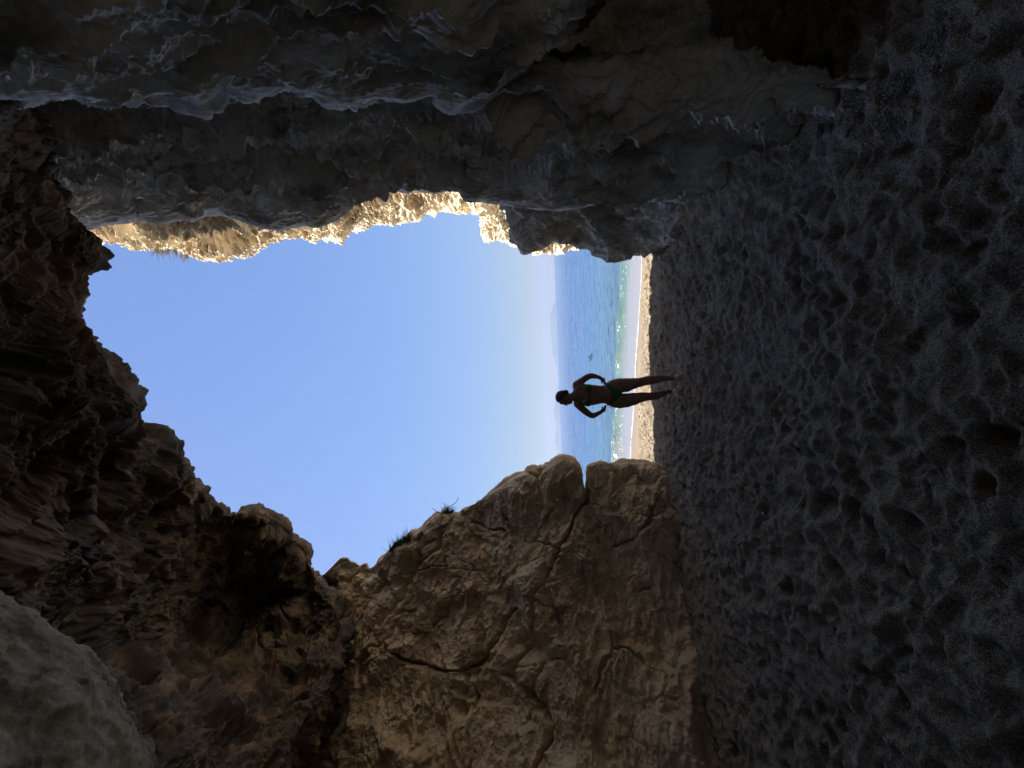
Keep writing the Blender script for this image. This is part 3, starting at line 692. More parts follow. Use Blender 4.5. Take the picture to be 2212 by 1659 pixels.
# ------------------------------------------------------------------ haze
bx = np.array([(x, y, z) for x in (-9800, 9800) for y in (-200, 9600) for z in (-6, 330)], float)
fb = [(0, 1, 3, 2), (4, 6, 7, 5), (0, 4, 5, 1), (2, 3, 7, 6), (0, 2, 6, 4), (1, 5, 7, 3)]
m = bpy.data.materials.new('haze'); m.use_nodes = True; nt = m.node_tree
nt.nodes.remove(nt.nodes['Principled BSDF'])
pv = nt.nodes.new('ShaderNodeVolumePrincipled'); pv.inputs['Color'].default_value = (.42, .55, .78, 1); pv.inputs['Density'].default_value = HAZE; pv.inputs['Anisotropy'].default_value = .2
nt.links.new(pv.outputs[0], nt.nodes['Material Output'].inputs['Volume'])
o = mesh_object('haze', bx, fb, m, smooth=False); tag(o, kind='stuff')

# ------------------------------------------------------------------ light, camera
EL = R(50); AZ = R(-77)       # sun to the left, a touch behind
S = np.array([math.sin(AZ) * math.cos(EL), math.cos(AZ) * math.cos(EL), math.sin(EL)])
from mathutils import Vector, Matrix
sun = bpy.data.lights.new('sun', 'SUN'); sun.energy = 5.0; sun.angle = R(.5); sun.color = (1, .95, .87)
so = bpy.data.objects.new('sun', sun); col.objects.link(so); so.location = (-30, 0, 40)
so.rotation_euler = Vector(-S).to_track_quat('-Z', 'Y').to_euler()
w = bpy.data.worlds.new('World'); scene.world = w; w.use_nodes = True
nt = w.node_tree; bg = nt.nodes['Background']
sk = nt.nodes.new('ShaderNodeTexSky'); sk.sky_type = 'NISHITA'; sk.sun_disc = False
sk.sun_elevation = EL; sk.sun_rotation = AZ; sk.air_density = 1.0; sk.dust_density = .6; sk.ozone_density = 2.0
hs = nt.nodes.new('ShaderNodeHueSaturation'); hs.inputs['Saturation'].default_value = 1.12
nt.links.new(sk.outputs[0], hs.inputs['Color']); lum = nt.nodes.new('ShaderNodeRGBToBW'); nt.links.new(hs.outputs[0], lum.inputs[0])
kq = nt.nodes.new('ShaderNodeMath'); kq.operation = 'MULTIPLY_ADD'; kq.inputs[1].default_value = .40; kq.inputs[2].default_value = .50; nt.links.new(lum.outputs[0], kq.inputs[0])
dv = nt.nodes.new('ShaderNodeVectorMath'); dv.operation = 'DIVIDE'; nt.links.new(hs.outputs[0], dv.inputs[0]); nt.links.new(kq.outputs[0], dv.inputs[1])
tn = nt.nodes.new('ShaderNodeVectorMath'); tn.operation = 'MULTIPLY'; tn.inputs[1].default_value = (1.12, .99, 1.02); nt.links.new(dv.outputs[0], tn.inputs[0])
nt.links.new(tn.outputs[0], bg.inputs[0]); bg.inputs[1].default_value = .098

cam = bpy.data.cameras.new('camera'); cam.sensor_fit = 'HORIZONTAL'; cam.sensor_width = 36; cam.lens = 36 * F / 2212
cam.clip_start = .02; cam.clip_end = 30000
co = bpy.data.objects.new('camera', cam); col.objects.link(co); scene.camera = co
Mx = Matrix([list((-E_U).tolist()), list(E_R.tolist()), list((-FWD).tolist())]).transposed().to_4x4()
Mx.translation = Vector(CAM.tolist()); co.matrix_world = Mx
scene.view_settings.view_transform = 'Standard'; scene.view_settings.look = 'None'; scene.view_settings.exposure = 1.5; scene.view_settings.gamma = 1
scene.cycles.max_bounces = 12; scene.cycles.diffuse_bounces = 9; scene.cycles.glossy_bounces = 3; scene.cycles.volume_bounces = 1
scene.cycles.use_denoising = True
# ------------------------------------------------------------------ person
YP = 5.46
def bp3(zx, zy, d=0.0):
    """A point of the figure: a place in the standing plane, d metres towards the viewer."""
    p = on_y(1174.0 + .1488 * zx, 779.0 + .1488 * zy, YP)
    return np.array([p[0], YP - d, p[2]])
U1 = .00098                                     # metres per figure unit
h_ = .005
lo = bp3(2040, 880) + np.array([-.0, -.36, -.03]); hi = bp3(150, 160) + np.array([.02, .26, .03])
gx, gy, gz = [np.arange(a, b, h_, dtype=np.float32) for a, b in zip(lo, hi)]
SD = np.full((len(gx), len(gy), len(gz)), .5, np.float32)

def blend(fn, bmin, bmax, k):
    m = .05
    i0, i1 = np.searchsorted(gx, [bmin[0] - m, bmax[0] + m]); j0, j1 = np.searchsorted(gy, [bmin[1] - m, bmax[1] + m]); k0, k1 = np.searchsorted(gz, [bmin[2] - m, bmax[2] + m])
    if i1 <= i0 or j1 <= j0 or k1 <= k0: return
    A, B, C = np.meshgrid(gx[i0:i1], gy[j0:j1], gz[k0:k1], indexing='ij')
    d = fn(A, B, C).astype(np.float32)
    s = SD[i0:i1, j0:j1, k0:k1]
    hh = np.clip(.5 + .5 * (s - d) / k, 0, 1)
    SD[i0:i1, j0:j1, k0:k1] = s * (1 - hh) + d * hh - k * hh * (1 - hh)

def cone(a, b, ra, rb, k=.012, flat=1.0):
    a = np.array(a); b = np.array(b); ab = b - a; L2 = ab @ ab
    def fn(X, Y, Z):
        px, py, pz = X - a[0], Y - a[1], Z - a[2]
        t = np.clip((px * ab[0] + py * ab[1] + pz * ab[2]) / L2, 0, 1)
        q = np.sqrt((px - t * ab[0]) ** 2 + ((py - t * ab[1]) / flat) ** 2 + (pz - t * ab[2]) ** 2)
        return (q - (ra + (rb - ra) * t)) * min(1, flat)
    r = max(ra, rb) * max(1, flat)
    blend(fn, np.minimum(a, b) - r, np.maximum(a, b) + r, k)

def chain(pts, k=.012, flat=1.0):
    for (p, r), (q, s) in zip(pts[:-1], pts[1:]): cone(p, q, r, s, k, flat)

def ell(c, rx, ry, rz, k=.015, tilt=0.0):
    c = np.array(c); ct, st = math.cos(tilt), math.sin(tilt)
    def fn(X, Y, Z):
        x, y, z = X - c[0], Y - c[1], Z - c[2]
        x, z = x * ct - z * st, x * st + z * ct
        q = np.sqrt((x / rx) ** 2 + (y / ry) ** 2 + (z / rz) ** 2)
        g = np.sqrt((x / rx ** 2) ** 2 + (y / ry ** 2) ** 2 + (z / rz ** 2) ** 2) + 1e-6
        return q * (q - 1) / g
    r = max(rx, ry, rz); blend(fn, c - r, c + r, k)

# torso: stacked oval sections
ts = np.array([(452, 430, 560, 52), (480, 360, 618, 74), (520, 338, 640, 92), (560, 338, 646, 104), (600, 344, 648, 112), (650, 350, 652, 112), (700, 352, 648, 104), (760, 356, 636, 96), (830, 366, 620, 90),
               (880, 360, 618, 90), (930, 330, 640, 96), (1000, 290, 668, 108), (1060, 274, 678, 112), (1110, 272, 676, 100)], float)
tc = np.array([bp3(a, (b + c) / 2) for a, b, c, d in ts]); thw = (ts[:, 2] - ts[:, 1]) / 2 * U1; tdp = ts[:, 3] * U1
zo = np.argsort(tc[:, 2])
def torso(X, Y, Z):
    cx = np.interp(Z, tc[zo, 2], tc[zo, 0]); hw = np.interp(Z, tc[zo, 2], thw[zo]); dp = np.interp(Z, tc[zo, 2], tdp[zo])
    x = (X - cx) / hw; y = (Y - YP) / dp
    q = np.sqrt(x * x + y * y)
    d = (q - 1) * np.minimum(hw, dp)
    e = np.maximum(Z - tc[zo[-1], 2], tc[zo[0], 2] - Z)
    return np.where(e > 0, np.sqrt(np.maximum(d, 0) ** 2 + e ** 2) * 1.0 + np.minimum(d, 0) * 0, d)
blend(torso, tc.min(0) - .22, tc.max(0) + .22, .01)
for zy in (408, 598):                                   # chest
    ell(bp3(635, zy, .082), .058, .045, .055, .03)
ell(bp3(965, 480, .06), .085, .05, .07, .05)            # belly
for zy in (395, 580): ell(bp3(1045, zy, -.075), .085, .075, .085, .04)
J = lambda *q: [(bp3(a, b, d), r * U1) for a, b, d, r in q]
# legs
chain(J((1030, 372, 0, 92), (1115, 362, .01, 98), (1200, 354, .015, 94), (1300, 332, .02, 74), (1380, 318, .025, 60), (1430, 306, .025, 58), (1500, 291, .01, 59), (1560, 283, 0, 59), (1640, 272, -.005, 54), (1720, 263, -.01, 43), (1800, 257, -.01, 34), (1860, 253, -.01, 28), (1905, 252, -.01, 30)), .02)
chain(J((1030, 582, 0, 92), (1120, 583, .01, 99), (1200, 576, .02, 94), (1300, 556, .03, 84), (1400, 533, .035, 67), (1460, 523, .035, 58), (1500, 521, .03, 52), (1570, 517, .005, 52), (1640, 507, -.01, 53), (1700, 488, -.02, 44), (1760, 472, -.03, 35), (1820, 456, -.035, 28), (1855, 450, -.035, 28)), .02)
def foot(ax, az_, d0, yaw, lift=0.0):
    """heel, arch, ball and five toes, flat on the sand."""
    p0 = bp3(ax, az_, d0); zf = sand_z(p0[0], p0[1] - .1) + lift
    f = np.array([math.sin(yaw), -math.cos(yaw), 0]); sd = np.array([math.cos(yaw), math.sin(yaw), 0])
    base = np.array([p0[0], p0[1], zf])
    q = lambda u, v, z: base + f * u + sd * v + np.array([0, 0, z])
    chain([(q(-.035, 0, .030), .030), (q(.03, 0, .045), .033), (q(.09, .003, .034), .031), (q(.125, .004, .024), .026)], .012)
    cone(q(.11, -.025, .02), q(.12, .028, .018), .02, .018, .012)
    for n, (v, L_, r) in enumerate(((-.034, .066, .012), (-.012, .064, .0095), (.006, .056, .009), (.022, .046, .0085), (.036, .034, .008))):
        v = v if yaw < 0 else -v
        cone(q(.12, v * .9, .017), q(.12 + L_, v, .009), r, r * .85, .004)
    return base
f1_ = foot(1905, 252, -.01, .22); f2_ = foot(1862, 449, -.035, -.30)
# arms
chain(J((485, 352, -.01, 58), (530, 316, -.015, 50), (580, 278, -.02, 45), (630, 243, -.03, 43), (675, 224, -.035, 39), (710, 221, -.03, 37), (755, 229, -.015, 32), (800, 241, .005, 25), (822, 252, .015, 23)), .014)
chain(J((500, 628, -.01, 54), (540, 676, -.015, 50), (590, 722, -.02, 48), (640, 762, -.03, 44), (690, 796, -.035, 38), (725, 800, -.03, 36), (765, 783, -.015, 32), (810, 757, .005, 26), (832, 744, .015, 24)), .014)
ell(bp3(470, 420, -.02), .10, .05, .035, .04); ell(bp3(478, 575, -.02), .09, .05, .035, .04)
def hand(w, kn, tip, side):
    """palm from wrist w to knuckles kn, four fingers curling in to the hip string and a thumb from the palm's side."""
    w = np.array(w, float); kn = np.array(kn, float); tip = np.array(tip, float)
    P0 = lambda v, d: bp3(v[0], v[1], d)
    cone(P0(w, .018), P0(w * .35 + kn * .65, .035), .023, .031, .010, .62)
    ax = kn - w; n = np.array([-ax[1], ax[0]]) / np.hypot(*ax)
    if n @ (tip - kn) < 0: n = -n
    for i in range(4):                                   # index nearest the viewer
        o = (i - 1.4)
        b = kn - ax / np.hypot(*ax) * (6 + 5 * i) + n * (4 - 5 * abs(i - 1)); d = .052 - .0185 * i
        mid = b + (tip - kn) * (.55 - .05 * abs(i - 1)) + ax / np.hypot(*ax) * (9 - 3 * i)
        end = b + (tip - kn) * (.98 - .07 * abs(i - 1.2)) - ax / np.hypot(*ax) * (4 + 3 * i)
        chain([(P0(b - (kn - w) * .25, d - .004), .0115), (P0(b, d + .002), .0112), (P0(mid, d + .012), .0100), (P0(end, d + .004), .0088)], .004)
    tb = w * .55 + kn * .45 + n * 17
    chain([(P0(tb - n * 12, .045), .0125), (P0(tb + n * 8 + ax * .12, .060), .0112), (P0(tb + n * 30 + ax * .36, .062), .0095)], .005)
hand((818, 250), (882, 298), (893, 352), 1)
hand((828, 746), (890, 694), (902, 640), -1)
# neck and head in profile
chain(J((372, 528, 0, 52), (430, 520, 0, 51), (470, 505, 0, 60), (500, 492, 0, 70)), .025)
hd = lambda a, b, d=0.0: bp3(a, b, d)
ell(hd(272, 536), .086, .070, .081, .02)                # skull
ell(hd(330, 582), .050, .055, .066, .02)                # face
ell(hd(388, 594), .034, .038, .026, .018)               # jaw and chin
chain([(hd(345, 520, 0), .030), (hd(392, 590, 0), .024)], .02)
ell(hd(402, 611), .014, .018, .013, .008)               # chin point
ell(hd(262, 618), .018, .045, .028, .015)               # forehead
ell(hd(288, 630), .013, .036, .011, .010)               # brow
chain([(hd(298, 628), .008), (hd(322, 641), .009), (hd(338, 648), .0105)], .006)   # nose
ell(hd(343, 638, .012), .008, .008, .007, .005); ell(hd(343, 638, -.012), .008, .008, .007, .005)
ell(hd(362, 633), .011, .020, .0065, .004); ell(hd(376, 630), .011, .018, .0065, .004)
for sg in (1, -1):
    ell(hd(300, 618, .026 * sg), .012, .013, .012, .004)     # eye mounds
    ell(hd(318, 606, .040 * sg), .026, .016, .020, .012)     # cheeks
    ell(hd(308, 528, .069 * sg), .014, .009, .029, .005)     # ears

def surface_nets(S, h, org):
    s = S < 0
    nx, ny, nz = S.shape
    cnt = np.zeros((nx - 1, ny - 1, nz - 1), np.float32); acc = np.zeros((nx - 1, ny - 1, nz - 1, 3), np.float32)
    cor = [(a, b, c) for a in (0, 1) for b in (0, 1) for c in (0, 1)]
    sl = lambda o: S[o[0]:nx - 1 + o[0], o[1]:ny - 1 + o[1], o[2]:nz - 1 + o[2]]
    for i, a in enumerate(cor):
        for b in cor[i + 1:]:
            if sum(abs(x - y) for x, y in zip(a, b)) != 1: continue
            va, vb = sl(a), sl(b); m = (va < 0) != (vb < 0)
            t = np.where(m, va / np.where(m, va - vb, 1), 0)
            for k in range(3): acc[..., k] += np.where(m, a[k] + t * (b[k] - a[k]), 0)
            cnt += m
    act = cnt > 0; idx = np.full(act.shape, -1, np.int64); idx[act] = np.arange(act.sum())
    ijk = np.argwhere(act)
    V = (ijk + acc[act] / cnt[act][:, None]) * h + org
    Fs = []
    for ax in range(3):
        a1, a2 = (ax + 1) % 3, (ax + 2) % 3
        lo_ = [slice(None)] * 3; hi_ = [slice(None)] * 3
        lo_[ax] = slice(0, -1); hi_[ax] = slice(1, None)
        A = s[tuple(lo_)]; B = s[tuple(hi_)]
        for fl, M in ((False, A & ~B), (True, ~A & B)):
            e = np.argwhere(M); e = e[(e[:, a1] > 0) & (e[:, a2] > 0)]
            e = e[(e[:, a1] < S.shape[a1] - 1) & (e[:, a2] < S.shape[a2] - 1)]
            g = lambda d1, d2: (lambda q: idx[q[:, 0], q[:, 1], q[:, 2]])(e - d1 * np.eye(3, dtype=int)[a1] - d2 * np.eye(3, dtype=int)[a2])
            q = np.stack([g(0, 0), g(1, 0), g(1, 1), g(0, 1)], -1)
            Fs.append(q[:, ::-1] if fl else q)
    Fq = np.concatenate(Fs); Fq = Fq[(Fq >= 0).all(1)]
    return V, Fq

VB, FB = surface_nets(SD, h_, np.array([gx[0], gy[0], gz[0]]))
def vnormals(V, Fq):
    n = np.cross(V[Fq[:, 2]] - V[Fq[:, 0]], V[Fq[:, 3]] - V[Fq[:, 1]])
    N = np.zeros_like(V)
    for k in range(4): np.add.at(N, Fq[:, k], n)
    return N / (np.linalg.norm(N, axis=1)[:, None] + 1e-12), n
for _ in range(2):                                        # light smoothing
    acc = np.zeros_like(VB); c_ = np.zeros(len(VB))
    for k in range(4):
        np.add.at(acc, FB[:, k], VB[FB[:, (k + 1) % 4]] + VB[FB[:, (k - 1) % 4]]); np.add.at(c_, FB[:, k], 2)
    VB = VB * .55 + .45 * acc / c_[:, None]
NB, NF = vnormals(VB, FB)

m, nt, N, L, B = new_mat('skin'); M_skin = m
geo = N.new('ShaderNodeNewGeometry'); n1_ = noise(N, L, geo.outputs['Position'], 9, 4, .6); r1_ = ramp(N, [(.3, (.25, .12, .075)), (.7, (.36, .19, .125))]); L.new(n1_.outputs['Fac'], r1_.inputs[0])
L.new(r1_.outputs[0], B.inputs['Base Color']); B.inputs['Roughness'].default_value = .5
def plain(name, c, rough=.6):
    m, nt, N, L, B = new_mat(name)
    geo = N.new('ShaderNodeNewGeometry'); q = noise(N, L, geo.outputs['Position'], 60, 4, .6)
    r = ramp(N, [(.3, tuple(v * .75 for v in c)), (.7, tuple(min(1, v * 1.2) for v in c))]); L.new(q.outputs['Fac'], r.inputs[0]); L.new(r.outputs[0], B.inputs['Base Color'])
    B.inputs['Roughness'].default_value = rough; return m
M_green = plain('green_swim_cloth', (.022, .15, .04), .6); M_strap = plain('black_cord', (.012, .014, .012), .5); M_hair = plain('dark_hair', (.02, .014, .010), .45)
base = np.array([(f1_[0] + f2_[0]) / 2, (f1_[1] + f2_[1]) / 2, min(f1_[2], f2_[2])])
person = empty('person', base)
tag(person, 'woman in a green bikini standing on the sand, hands on hips, head turned aside', 'person')
body = mesh_object('body', VB, FB, M_skin, person)
# figure units of each vertex, for cutting the clothes from the body surface
px_, py_, t_ = project(VB + np.array([0, 0, 0.]))
Vpl = VB.copy()
qq = CAM + (Vpl - CAM) * ((YP - CAM[1]) / (Vpl[:, 1] - CAM[1]))[:, None]
# parallel, not perspective: read the standing plane straight behind the vertex
Vst = VB.copy(); Vst[:, 1] = YP
sx_, sy_, _ = project(Vst); fzx = (sx_ - 1174.0) / .1488; fzy = (sy_ - 779.0) / .1488
def cloth(name, polys, test, mat, off):
    fc = FB; cx = fzx[fc].mean(1); cy = fzy[fc].mean(1); keep = np.zeros(len(fc), bool)
    for p in polys: keep |= in_poly(cx, cy, p)
    keep &= test(NF, VB[fc].mean(1), cx, cy)
    sub = fc[keep]; u, inv = np.unique(sub, return_inverse=True); inv = inv.reshape(sub.shape)
    V1 = VB[u] + NB[u] * off; V0 = VB[u] - NB[u] * .002
    ed = {}
    for f in inv:
        for a, b in zip(f, np.roll(f, -1)): ed[(a, b)] = 1
    n = len(u); faces = [tuple(f) for f in inv] + [tuple(f[::-1] + n) for f in inv]
    faces += [(b, a, a + n, b + n) for (a, b) in ed if (b, a) not in ed]
    return mesh_object(name, np.concatenate([V1, V0]), faces, mat, person)
front = lambda n, c, x, y: n[:, 1] < 0
top_ = [cloth('bikini_cup', [p_], front, M_green, .004) for p_ in ([(522, 398), (545, 352), (575, 338), (694, 338), (694, 402), (665, 440), (610, 425)], [(540, 622), (600, 600), (655, 548), (694, 590), (694, 606), (665, 652), (600, 664)])]
bot_ = cloth('bikini_bottom', [[(905, 335), (925, 380), (955, 430), (985, 470), (990, 505), (975, 560), (950, 610), (925, 645), (940, 655), (1010, 610), (1085, 525), (1130, 490), (1130, 455), (1080, 425), (1000, 385), (935, 330)]], lambda n, c, x, y: n[:, 1] < .02, M_green, .004)
back_ = cloth('bikini_back', [[(905, 325), (905, 650), (1000, 640), (1090, 520), (1090, 440), (1000, 340)]], lambda n, c, x, y: n[:, 1] > 0, M_green, .004)

def tube(pts, r, n=6, taper=1.0):
    pts = np.array(pts, float); V = []; Fc = []
    T = np.gradient(pts, axis=0); T /= np.linalg.norm(T, axis=1)[:, None] + 1e-9
    a = np.array([.3, .2, .93]); 
    for i, (p, t) in enumerate(zip(pts, T)):
        u = np.cross(t, a if abs(t @ a) < .95 else np.array([1, 0, 0])); u /= np.linalg.norm(u); v = np.cross(t, u)
        rr = r * (1 + (taper - 1) * i / max(1, len(pts) - 1))
        for k in range(n):
            an = 2 * math.pi * k / n; V.append(p + rr * (math.cos(an) * u + math.sin(an) * v))
    for i in range(len(pts) - 1):
        for k in range(n): Fc.append((i * n + k, i * n + (k + 1) % n, (i + 1) * n + (k + 1) % n, (i + 1) * n + k))
    Fc.append(tuple(range(n))[::-1]); Fc.append(tuple((len(pts) - 1) * n + k for k in range(n)))
    return np.array(V), Fc
def on_body(zx, zy, frontside=True):
    m = (NB[:, 1] < .15) if frontside else (NB[:, 1] > -.1)
    d = np.where(m, (fzx - zx) ** 2 + (fzy - zy) ** 2, 1e9); k = d.argmin()
    p = bp3(zx, zy); p[1] = VB[k, 1] + NB[k, 1] * .003
    return p
def strap(name, pts, parent=person, r=.0042):
    q = np.array(pts, float); d = np.concatenate([[0], np.cumsum(np.hypot(*np.diff(q, axis=0).T))]); s = np.linspace(0, d[-1], 22)
    P3 = np.array([on_body(np.interp(a, d, q[:, 0]), np.interp(a, d, q[:, 1])) for a in s])
    for _ in range(2): P3[1:-1] = (P3[:-2] + 2 * P3[1:-1] + P3[2:]) / 4
    V, Fc = tube(P3, r); return mesh_object(name, V, Fc, M_strap, parent)
strap('neck_strap', [(524, 396), (470, 428), (425, 462)]); strap('neck_strap', [(541, 622), (500, 600), (470, 575)])
strap('bust_strap', [(526, 396), (580, 402), (625, 430), (660, 468), (664, 500), (658, 540), (610, 590), (560, 618), (538, 622)])
strap('waist_string', [(890, 348), (925, 385), (958, 428), (984, 470), (988, 505), (974, 560), (948, 612), (926, 646)], r=.005)
for pts in ([(888, 342, .06), (915, 318, .075), (940, 300, .06), (962, 290, .03)], [(905, 652, .06), (930, 655, .075), (958, 672, .06), (986, 692, .04)]):
    V, Fc = tube([bp3(*p) for p in pts], .004); mesh_object('tie_string', V, Fc, M_strap, person)
# hair drawn back: a cap over the skull, rough at the hairline, and a low knot
cz = hd(272, 536)
n_, k_ = 60, 90
a_ = np.linspace(0, math.pi, n_)[:, None]; b_ = np.linspace(0, 2 * math.pi, k_)[None, :]
D = np.stack([np.sin(a_) * np.cos(b_), np.sin(a_) * np.sin(b_), np.cos(a_) + 0 * b_], -1).reshape(-1, 3)
Ph = cz + D * np.array([.0905, .0745, .0855]) + np.array([.004, 0, .003])
stn = Vst = None
Ph += D * (.0022 * np.sin(38 * (D[:, 1] + .4 * D[:, 2])) + .002 * perlin(D * 7))[:, None]
Fh = grid_faces(n_, k_)
cd = D[Fh].mean(1)
keep = (cd[:, 0] > -.50 + .75 * (.35 - cd[:, 2])) & (cd[:, 2] > -.62)
keep &= ~((np.abs(cd[:, 1]) > .72) & (cd[:, 2] < -.15) & (cd[:, 0] < .25))
hair = mesh_object('hair', Ph, Fh[keep], M_hair, person)
sol = hair.modifiers.new('thick', 'SOLIDIFY'); sol.thickness = .006; sol.offset = -1
kn_ = hd(318, 462); Pk = kn_ + D * np.array([.034, .036, .046]) + D * (.003 * np.sin(30 * D[:, 1] + 9 * D[:, 2]))[:, None]
mesh_object('hair_knot', Pk, Fh, M_hair, person)

# ------------------------------------------------------------------ plants on the rocks
deps = bpy.context.evaluated_depsgraph_get()
def nearest_rock(px, py, names):
    """where the line through this place of the photo meets a rock"""
    o_ = Vector(CAM.tolist()); d_ = Vector(ray(px, py).tolist()).normalized()
    hit, loc, nrm, _, ob, _ = scene.ray_cast(deps, o_ + d_ * .1, d_)
    k = 0
    while hit and ob.name not in names and k < 6:
        hit, loc, nrm, _, ob, _ = scene.ray_cast(deps, loc + d_ * .02, d_); k += 1
    return (np.array(loc), np.array(nrm), ob.name) if hit and ob.name in names else (None, None, None)

M_leaf = plain('dull_green_leaf', (.07, .10, .035), .7); M_twig = plain('dry_stem', (.16, .11, .065), .8)
def blade(p, d, L_, wd, bend, n=5):
    V = []; d = d / np.linalg.norm(d); s = np.cross(d, FWD); s /= np.linalg.norm(s) + 1e-9
    for i in range(n + 1):
        u = i / n; q = p + d * L_ * u + bend * L_ * u * u; w_ = wd * (1 - u) ** .8
        V += [q - s * w_, q + s * w_]
    return V, [(2 * i, 2 * i + 1, 2 * i + 3, 2 * i + 2) for i in range(n)]
def tuft(name, label, cat, spots, dirs, n, L0, L1, wd, mat, stems=None, seed=0):
    r = np.random.default_rng(seed); base = np.mean(spots, 0); root = empty(name, base); tag(root, label, cat)
    V = []; Fc = []
    for k in range(n):
        p = spots[r.integers(len(spots))] + r.normal(0, .02, 3)
        d = dirs + r.normal(0, .38, 3); v, f = blade(p, d, r.uniform(L0, L1), wd * r.uniform(.6, 1.3), r.normal(0, .3, 3) + np.array([0, 0, -.15]))
        f = [tuple(x + len(V) for x in q) for q in f]; V += v; Fc += f
    mesh_object('leaves', V, Fc, mat, root, smooth=False)
    for pts in stems or []:
        v, f = tube(pts, .009, 6, .35); mesh_object('stem', v, f, M_twig, root)
    return root
up = lambda a, b: a * E_R + b * E_U
def ground_pts(pxs, names, push=.0):
    out = []
    for px, py in pxs:
        for k in range(30):
            p, n, nm = nearest_rock(px, py + k * 2.5, names)
            if p is not None: out.append(p); break
    return out
SL = ('brown_cliff',)
gp = ground_pts([(958, 1108), (964, 1108), (970, 1109), (976, 1109)], SL)
if gp:
    b0 = np.mean(gp, 0); s_ = np.linalg.norm(b0 - CAM) / F
    Q = lambda a, b: b0 + s_ * (a * E_R + b * E_U)
    st = [[Q(-2, 0), Q(6, 2), Q(14, -4), Q(18, -13), Q(26, -20), Q(31, -22), Q(33, -19)], [Q(-2, 3), Q(8, 4), Q(14, 4), Q(20, 8), Q(21, 13)], [Q(-3, 8), Q(3, 22), Q(8, 28), Q(10, 32)],
          [Q(-2, -2), Q(8, -2), Q(13, -10), Q(12, -16)], [Q(-2, 2), Q(10, 0), Q(16, -1)]]
    tuft('dry_shrub', 'dry leggy shrub with a curling bare twig, alone on the cliff skyline', 'shrub', gp, up(1, -.2), 150, .05, .13, .006, M_leaf, [[p for p in np.stack([np.interp(np.linspace(0, len(q) - 1, 14), range(len(q)), np.array(q)[:, k]) for k in range(3)], -1)] for q in st], 3)
gp = ground_pts([(846, 1190), (852, 1184), (858, 1180), (866, 1176), (874, 1172), (882, 1168)], SL)
if gp: tuft('grass_tuft', 'dark green grass tuft leaning out from the cliff edge near its notch', 'grass', gp, up(.9, -.35), 260, .08, .26, .007, M_leaf, None, 4)
for pxy, lab, sd in (([(900, 1166), (906, 1160), (912, 1154)], 'small green plant growing in a crease of the brown cliff face', 5), ([(1085, 1110), (1095, 1120), (1100, 1135)], 'faint green weed in the long crack of the brown cliff', 6)):
    g2 = [nearest_rock(px, py, SL)[0] for px, py in pxy]; g2 = [g for g in g2 if g is not None]
    if g2: tuft('crevice_plant', lab, 'plant', g2, up(.5, -.1) - .7 * FWD, 120, .03, .11, .007, M_leaf, None, sd)
gp = ground_pts([(338, 530), (350, 532), (362, 534), (375, 536), (390, 540), (400, 543)], ('sunlit_cliff',))
gq = []
for px, py in ((338, 538), (350, 540), (362, 540), (378, 541), (392, 545), (402, 548)):
    for k in range(30):
        p, n, nm = nearest_rock(px, py - k * 2, ('sunlit_cliff',))
        if p is not None: gq.append(p); break
if gq: tuft('hanging_grass', 'straggly green and brown grass hanging off the rim of the tall sunlit cliff', 'grass', gq, up(-1, .1), 120, .06, .20, .008, plain('straw_green', (.24, .20, .09), .7), None, 7)

# ------------------------------------------------------------------ odds and ends on the sand
M_shell = plain('white_shell', (.80, .78, .74), .5); M_stone = plain('grey_stone', (.13, .125, .13), .7)
def ground_at(px, py):
    p = on_z(px, py, 0.0)
    for _ in range(4): p = on_z(px, py, sand_z(p[0], p[1]))
    return p
def lump(name, c, r3, mat, seed, rough=.25):
    a_ = np.linspace(0, math.pi, 16)[:, None]; b_ = np.linspace(0, 2 * math.pi, 24)[None, :]
    D = np.stack([np.sin(a_) * np.cos(b_), np.sin(a_) * np.sin(b_), np.cos(a_) + 0 * b_], -1).reshape(-1, 3)
    ang = seed * 1.3; D2 = D * (1 + rough * fbm(D * 1.6 + seed * 5, 3))[:, None] * np.array(r3)
    D2 = np.stack([D2[:, 0] * math.cos(ang) - D2[:, 1] * math.sin(ang), D2[:, 0] * math.sin(ang) + D2[:, 1] * math.cos(ang), D2[:, 2]], -1)
    return mesh_object(name, D2 + c + np.array([0, 0, r3[2] * .35]), grid_faces(16, 24), mat)
G = 'white shell bits on the sand'
for k, (px, py, r, lab) in enumerate(((1648, 1109, .013, 'largest white shell bit, lying alone on the dark sand below the brown cliff'),
        (1763, 1311, .012, 'white shell bit on the dark sand far from the walls, nearest the photo bottom'),
        (1498, 666, .010, 'white shell bit on the sand right of the standing woman, towards the dark wall'),
        (1514, 538, .010, 'white shell bit on the sand by the foot of the dark outcrop'),
        (1601, 381, .010, 'white shell bit against the foot of the pitted dark wall'))):
    o = lump('shell', ground_at(px, py), (r, r * .6, r * .4), M_shell, k + 1); tag(o, lab, 'shell', G)
for k, (px, py, r, lab) in enumerate(((1788, 277, .030, 'larger flat grey stone on the gravelly sand by the dark wall'), (1828, 290, .022, 'smaller flat grey stone on the gravelly sand by the dark wall'))):
    o = lump('stone', ground_at(px, py), (r, r * .75, r * .3), M_stone, k + 8, .15); tag(o, lab, 'stone', 'flat stones by the wall')
a, b = ground_at(1712, 287), ground_at(1752, 240)
V, Fc = tube([a + (b - a) * u + np.array([0, 0, .008 + .006 * math.sin(u * 5)]) for u in np.linspace(0, 1, 10)], .0035, 6, .5)
o = mesh_object('twig', V, Fc, plain('bleached_twig', (.38, .34, .28), .8)); tag(o, 'thin pale twig lying on gravelly sand by the dark wall', 'twig')
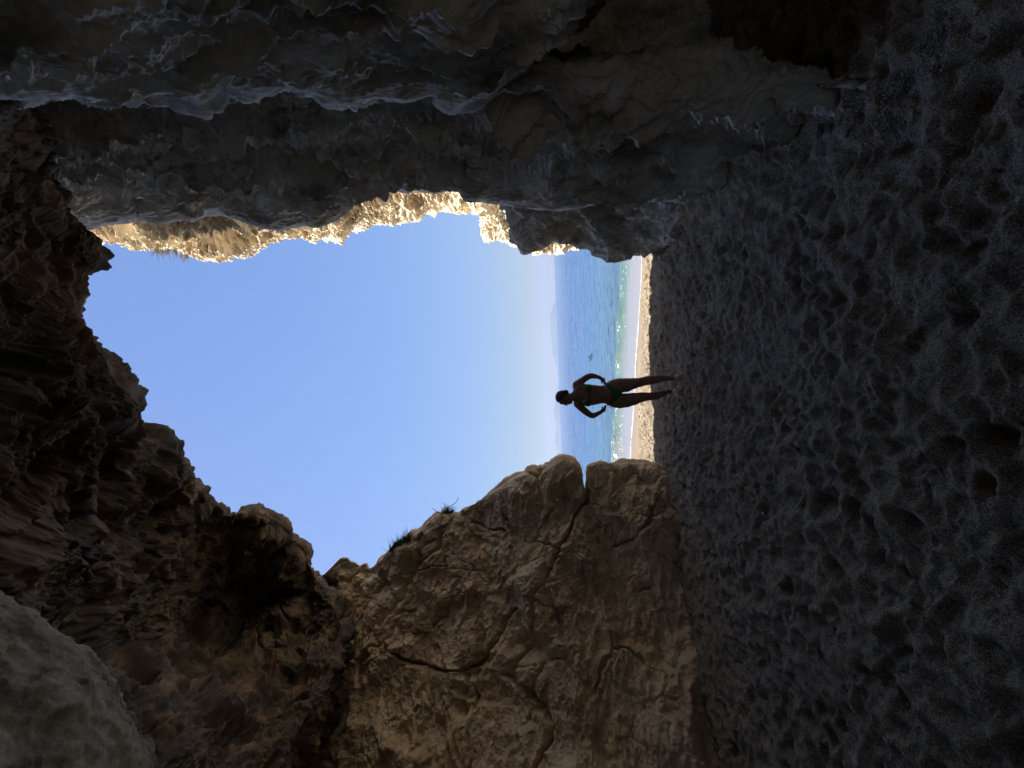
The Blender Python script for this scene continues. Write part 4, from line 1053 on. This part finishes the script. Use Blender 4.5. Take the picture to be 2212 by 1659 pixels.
# pale grit strewn along the foot of the wall
V = []; Fc = []
rg_ = np.random.default_rng(31)
for k in range(5200):
    if k < 3600:
        px = rg_.uniform(1500, 2050); 
        wy_ = np.interp(px, [1492, 1560, 1610, 1720, 1850, 1945, 2050], [430, 400, 345, 225, 200, 165, -40]); py = wy_ + abs(rg_.normal(0, 90)) + 4
    else: px = rg_.uniform(1440, 2100); py = rg_.uniform(0, 1659)
    p = ground_at(px, py); r = rg_.uniform(.0018, .0052) * (1.15 if k < 3600 else .8)
    b_ = len(V); q = rg_.normal(size=(4, 3)); q /= np.linalg.norm(q, axis=1)[:, None]
    for v in np.array([(1, 1, 1), (1, -1, -1), (-1, 1, -1), (-1, -1, 1)]) * .58 + .3 * q: V.append(p + v * r * np.array([1.3, 1.0, .7]) + np.array([0, 0, r * .4]))
    Fc += [(b_, b_ + 1, b_ + 2), (b_, b_ + 3, b_ + 1), (b_, b_ + 2, b_ + 3), (b_ + 1, b_ + 3, b_ + 2)]
o = mesh_object('grit', V, Fc, plain('pale_grit', (.42, .38, .33), .8), smooth=False); tag(o, 'pale shell grit strewn over the sand', 'grit', kind='stuff')
# dark weed and pebbles along the tide line of the sunlit strip
V = []; Fc = []
for k in range(420):
    x = rg_.uniform(-2.6, 2.6); u = abs(rg_.normal(.18, .16)) if k % 3 else rg_.uniform(0, .62)
    c = float(crest(np.array(x))); y = c + (shore(x) - c) * (.62 - u if k % 3 else u)
    if rg_.random() > sstep(1.8, -.8, x) + .25: continue
    z = sand_z(x, y); r = rg_.uniform(.008, .022); b_ = len(V)
    for q in ico: V.append((x + q[0] * r * 1.8, y + q[1] * r, z + (q[2] - .2) * r * .8))
    for j in range(5): Fc.append((b_, b_ + 1 + j, b_ + 1 + (j + 1) % 5))
o = mesh_object('tide_wrack', V, Fc, plain('dark_weed', (.035, .028, .022), .8), smooth=False); tag(o, 'dark bits of weed strewn along the tide line', 'seaweed', kind='stuff')

# a thin dark strand laid on the water off the beach
p = on_z(1275, 772, SEA + .05); tt = np.linalg.norm(p - CAM) / F
V = []; Fc = []
for k in range(2):
    v, f = tube([p + np.array([(rg_.normal(0, 2) + u * rg_.uniform(4, 7)) * tt, rg_.normal(0, .6) + .25 * math.sin(u * 5 + k), .05 + .05 * math.sin(u * 3 + k)]) for u in np.linspace(-1, 1, 8)], .03, 6, .5)
    f = [tuple(x + len(V) for x in q) for q in f]; V += list(v); Fc += f
o = mesh_object('dark_sea_strand', V, Fc, plain('dark_strand', (.05, .045, .03), .4)); tag(o, 'thin dark strand on the sea, out beyond the breaking wave', 'seaweed')
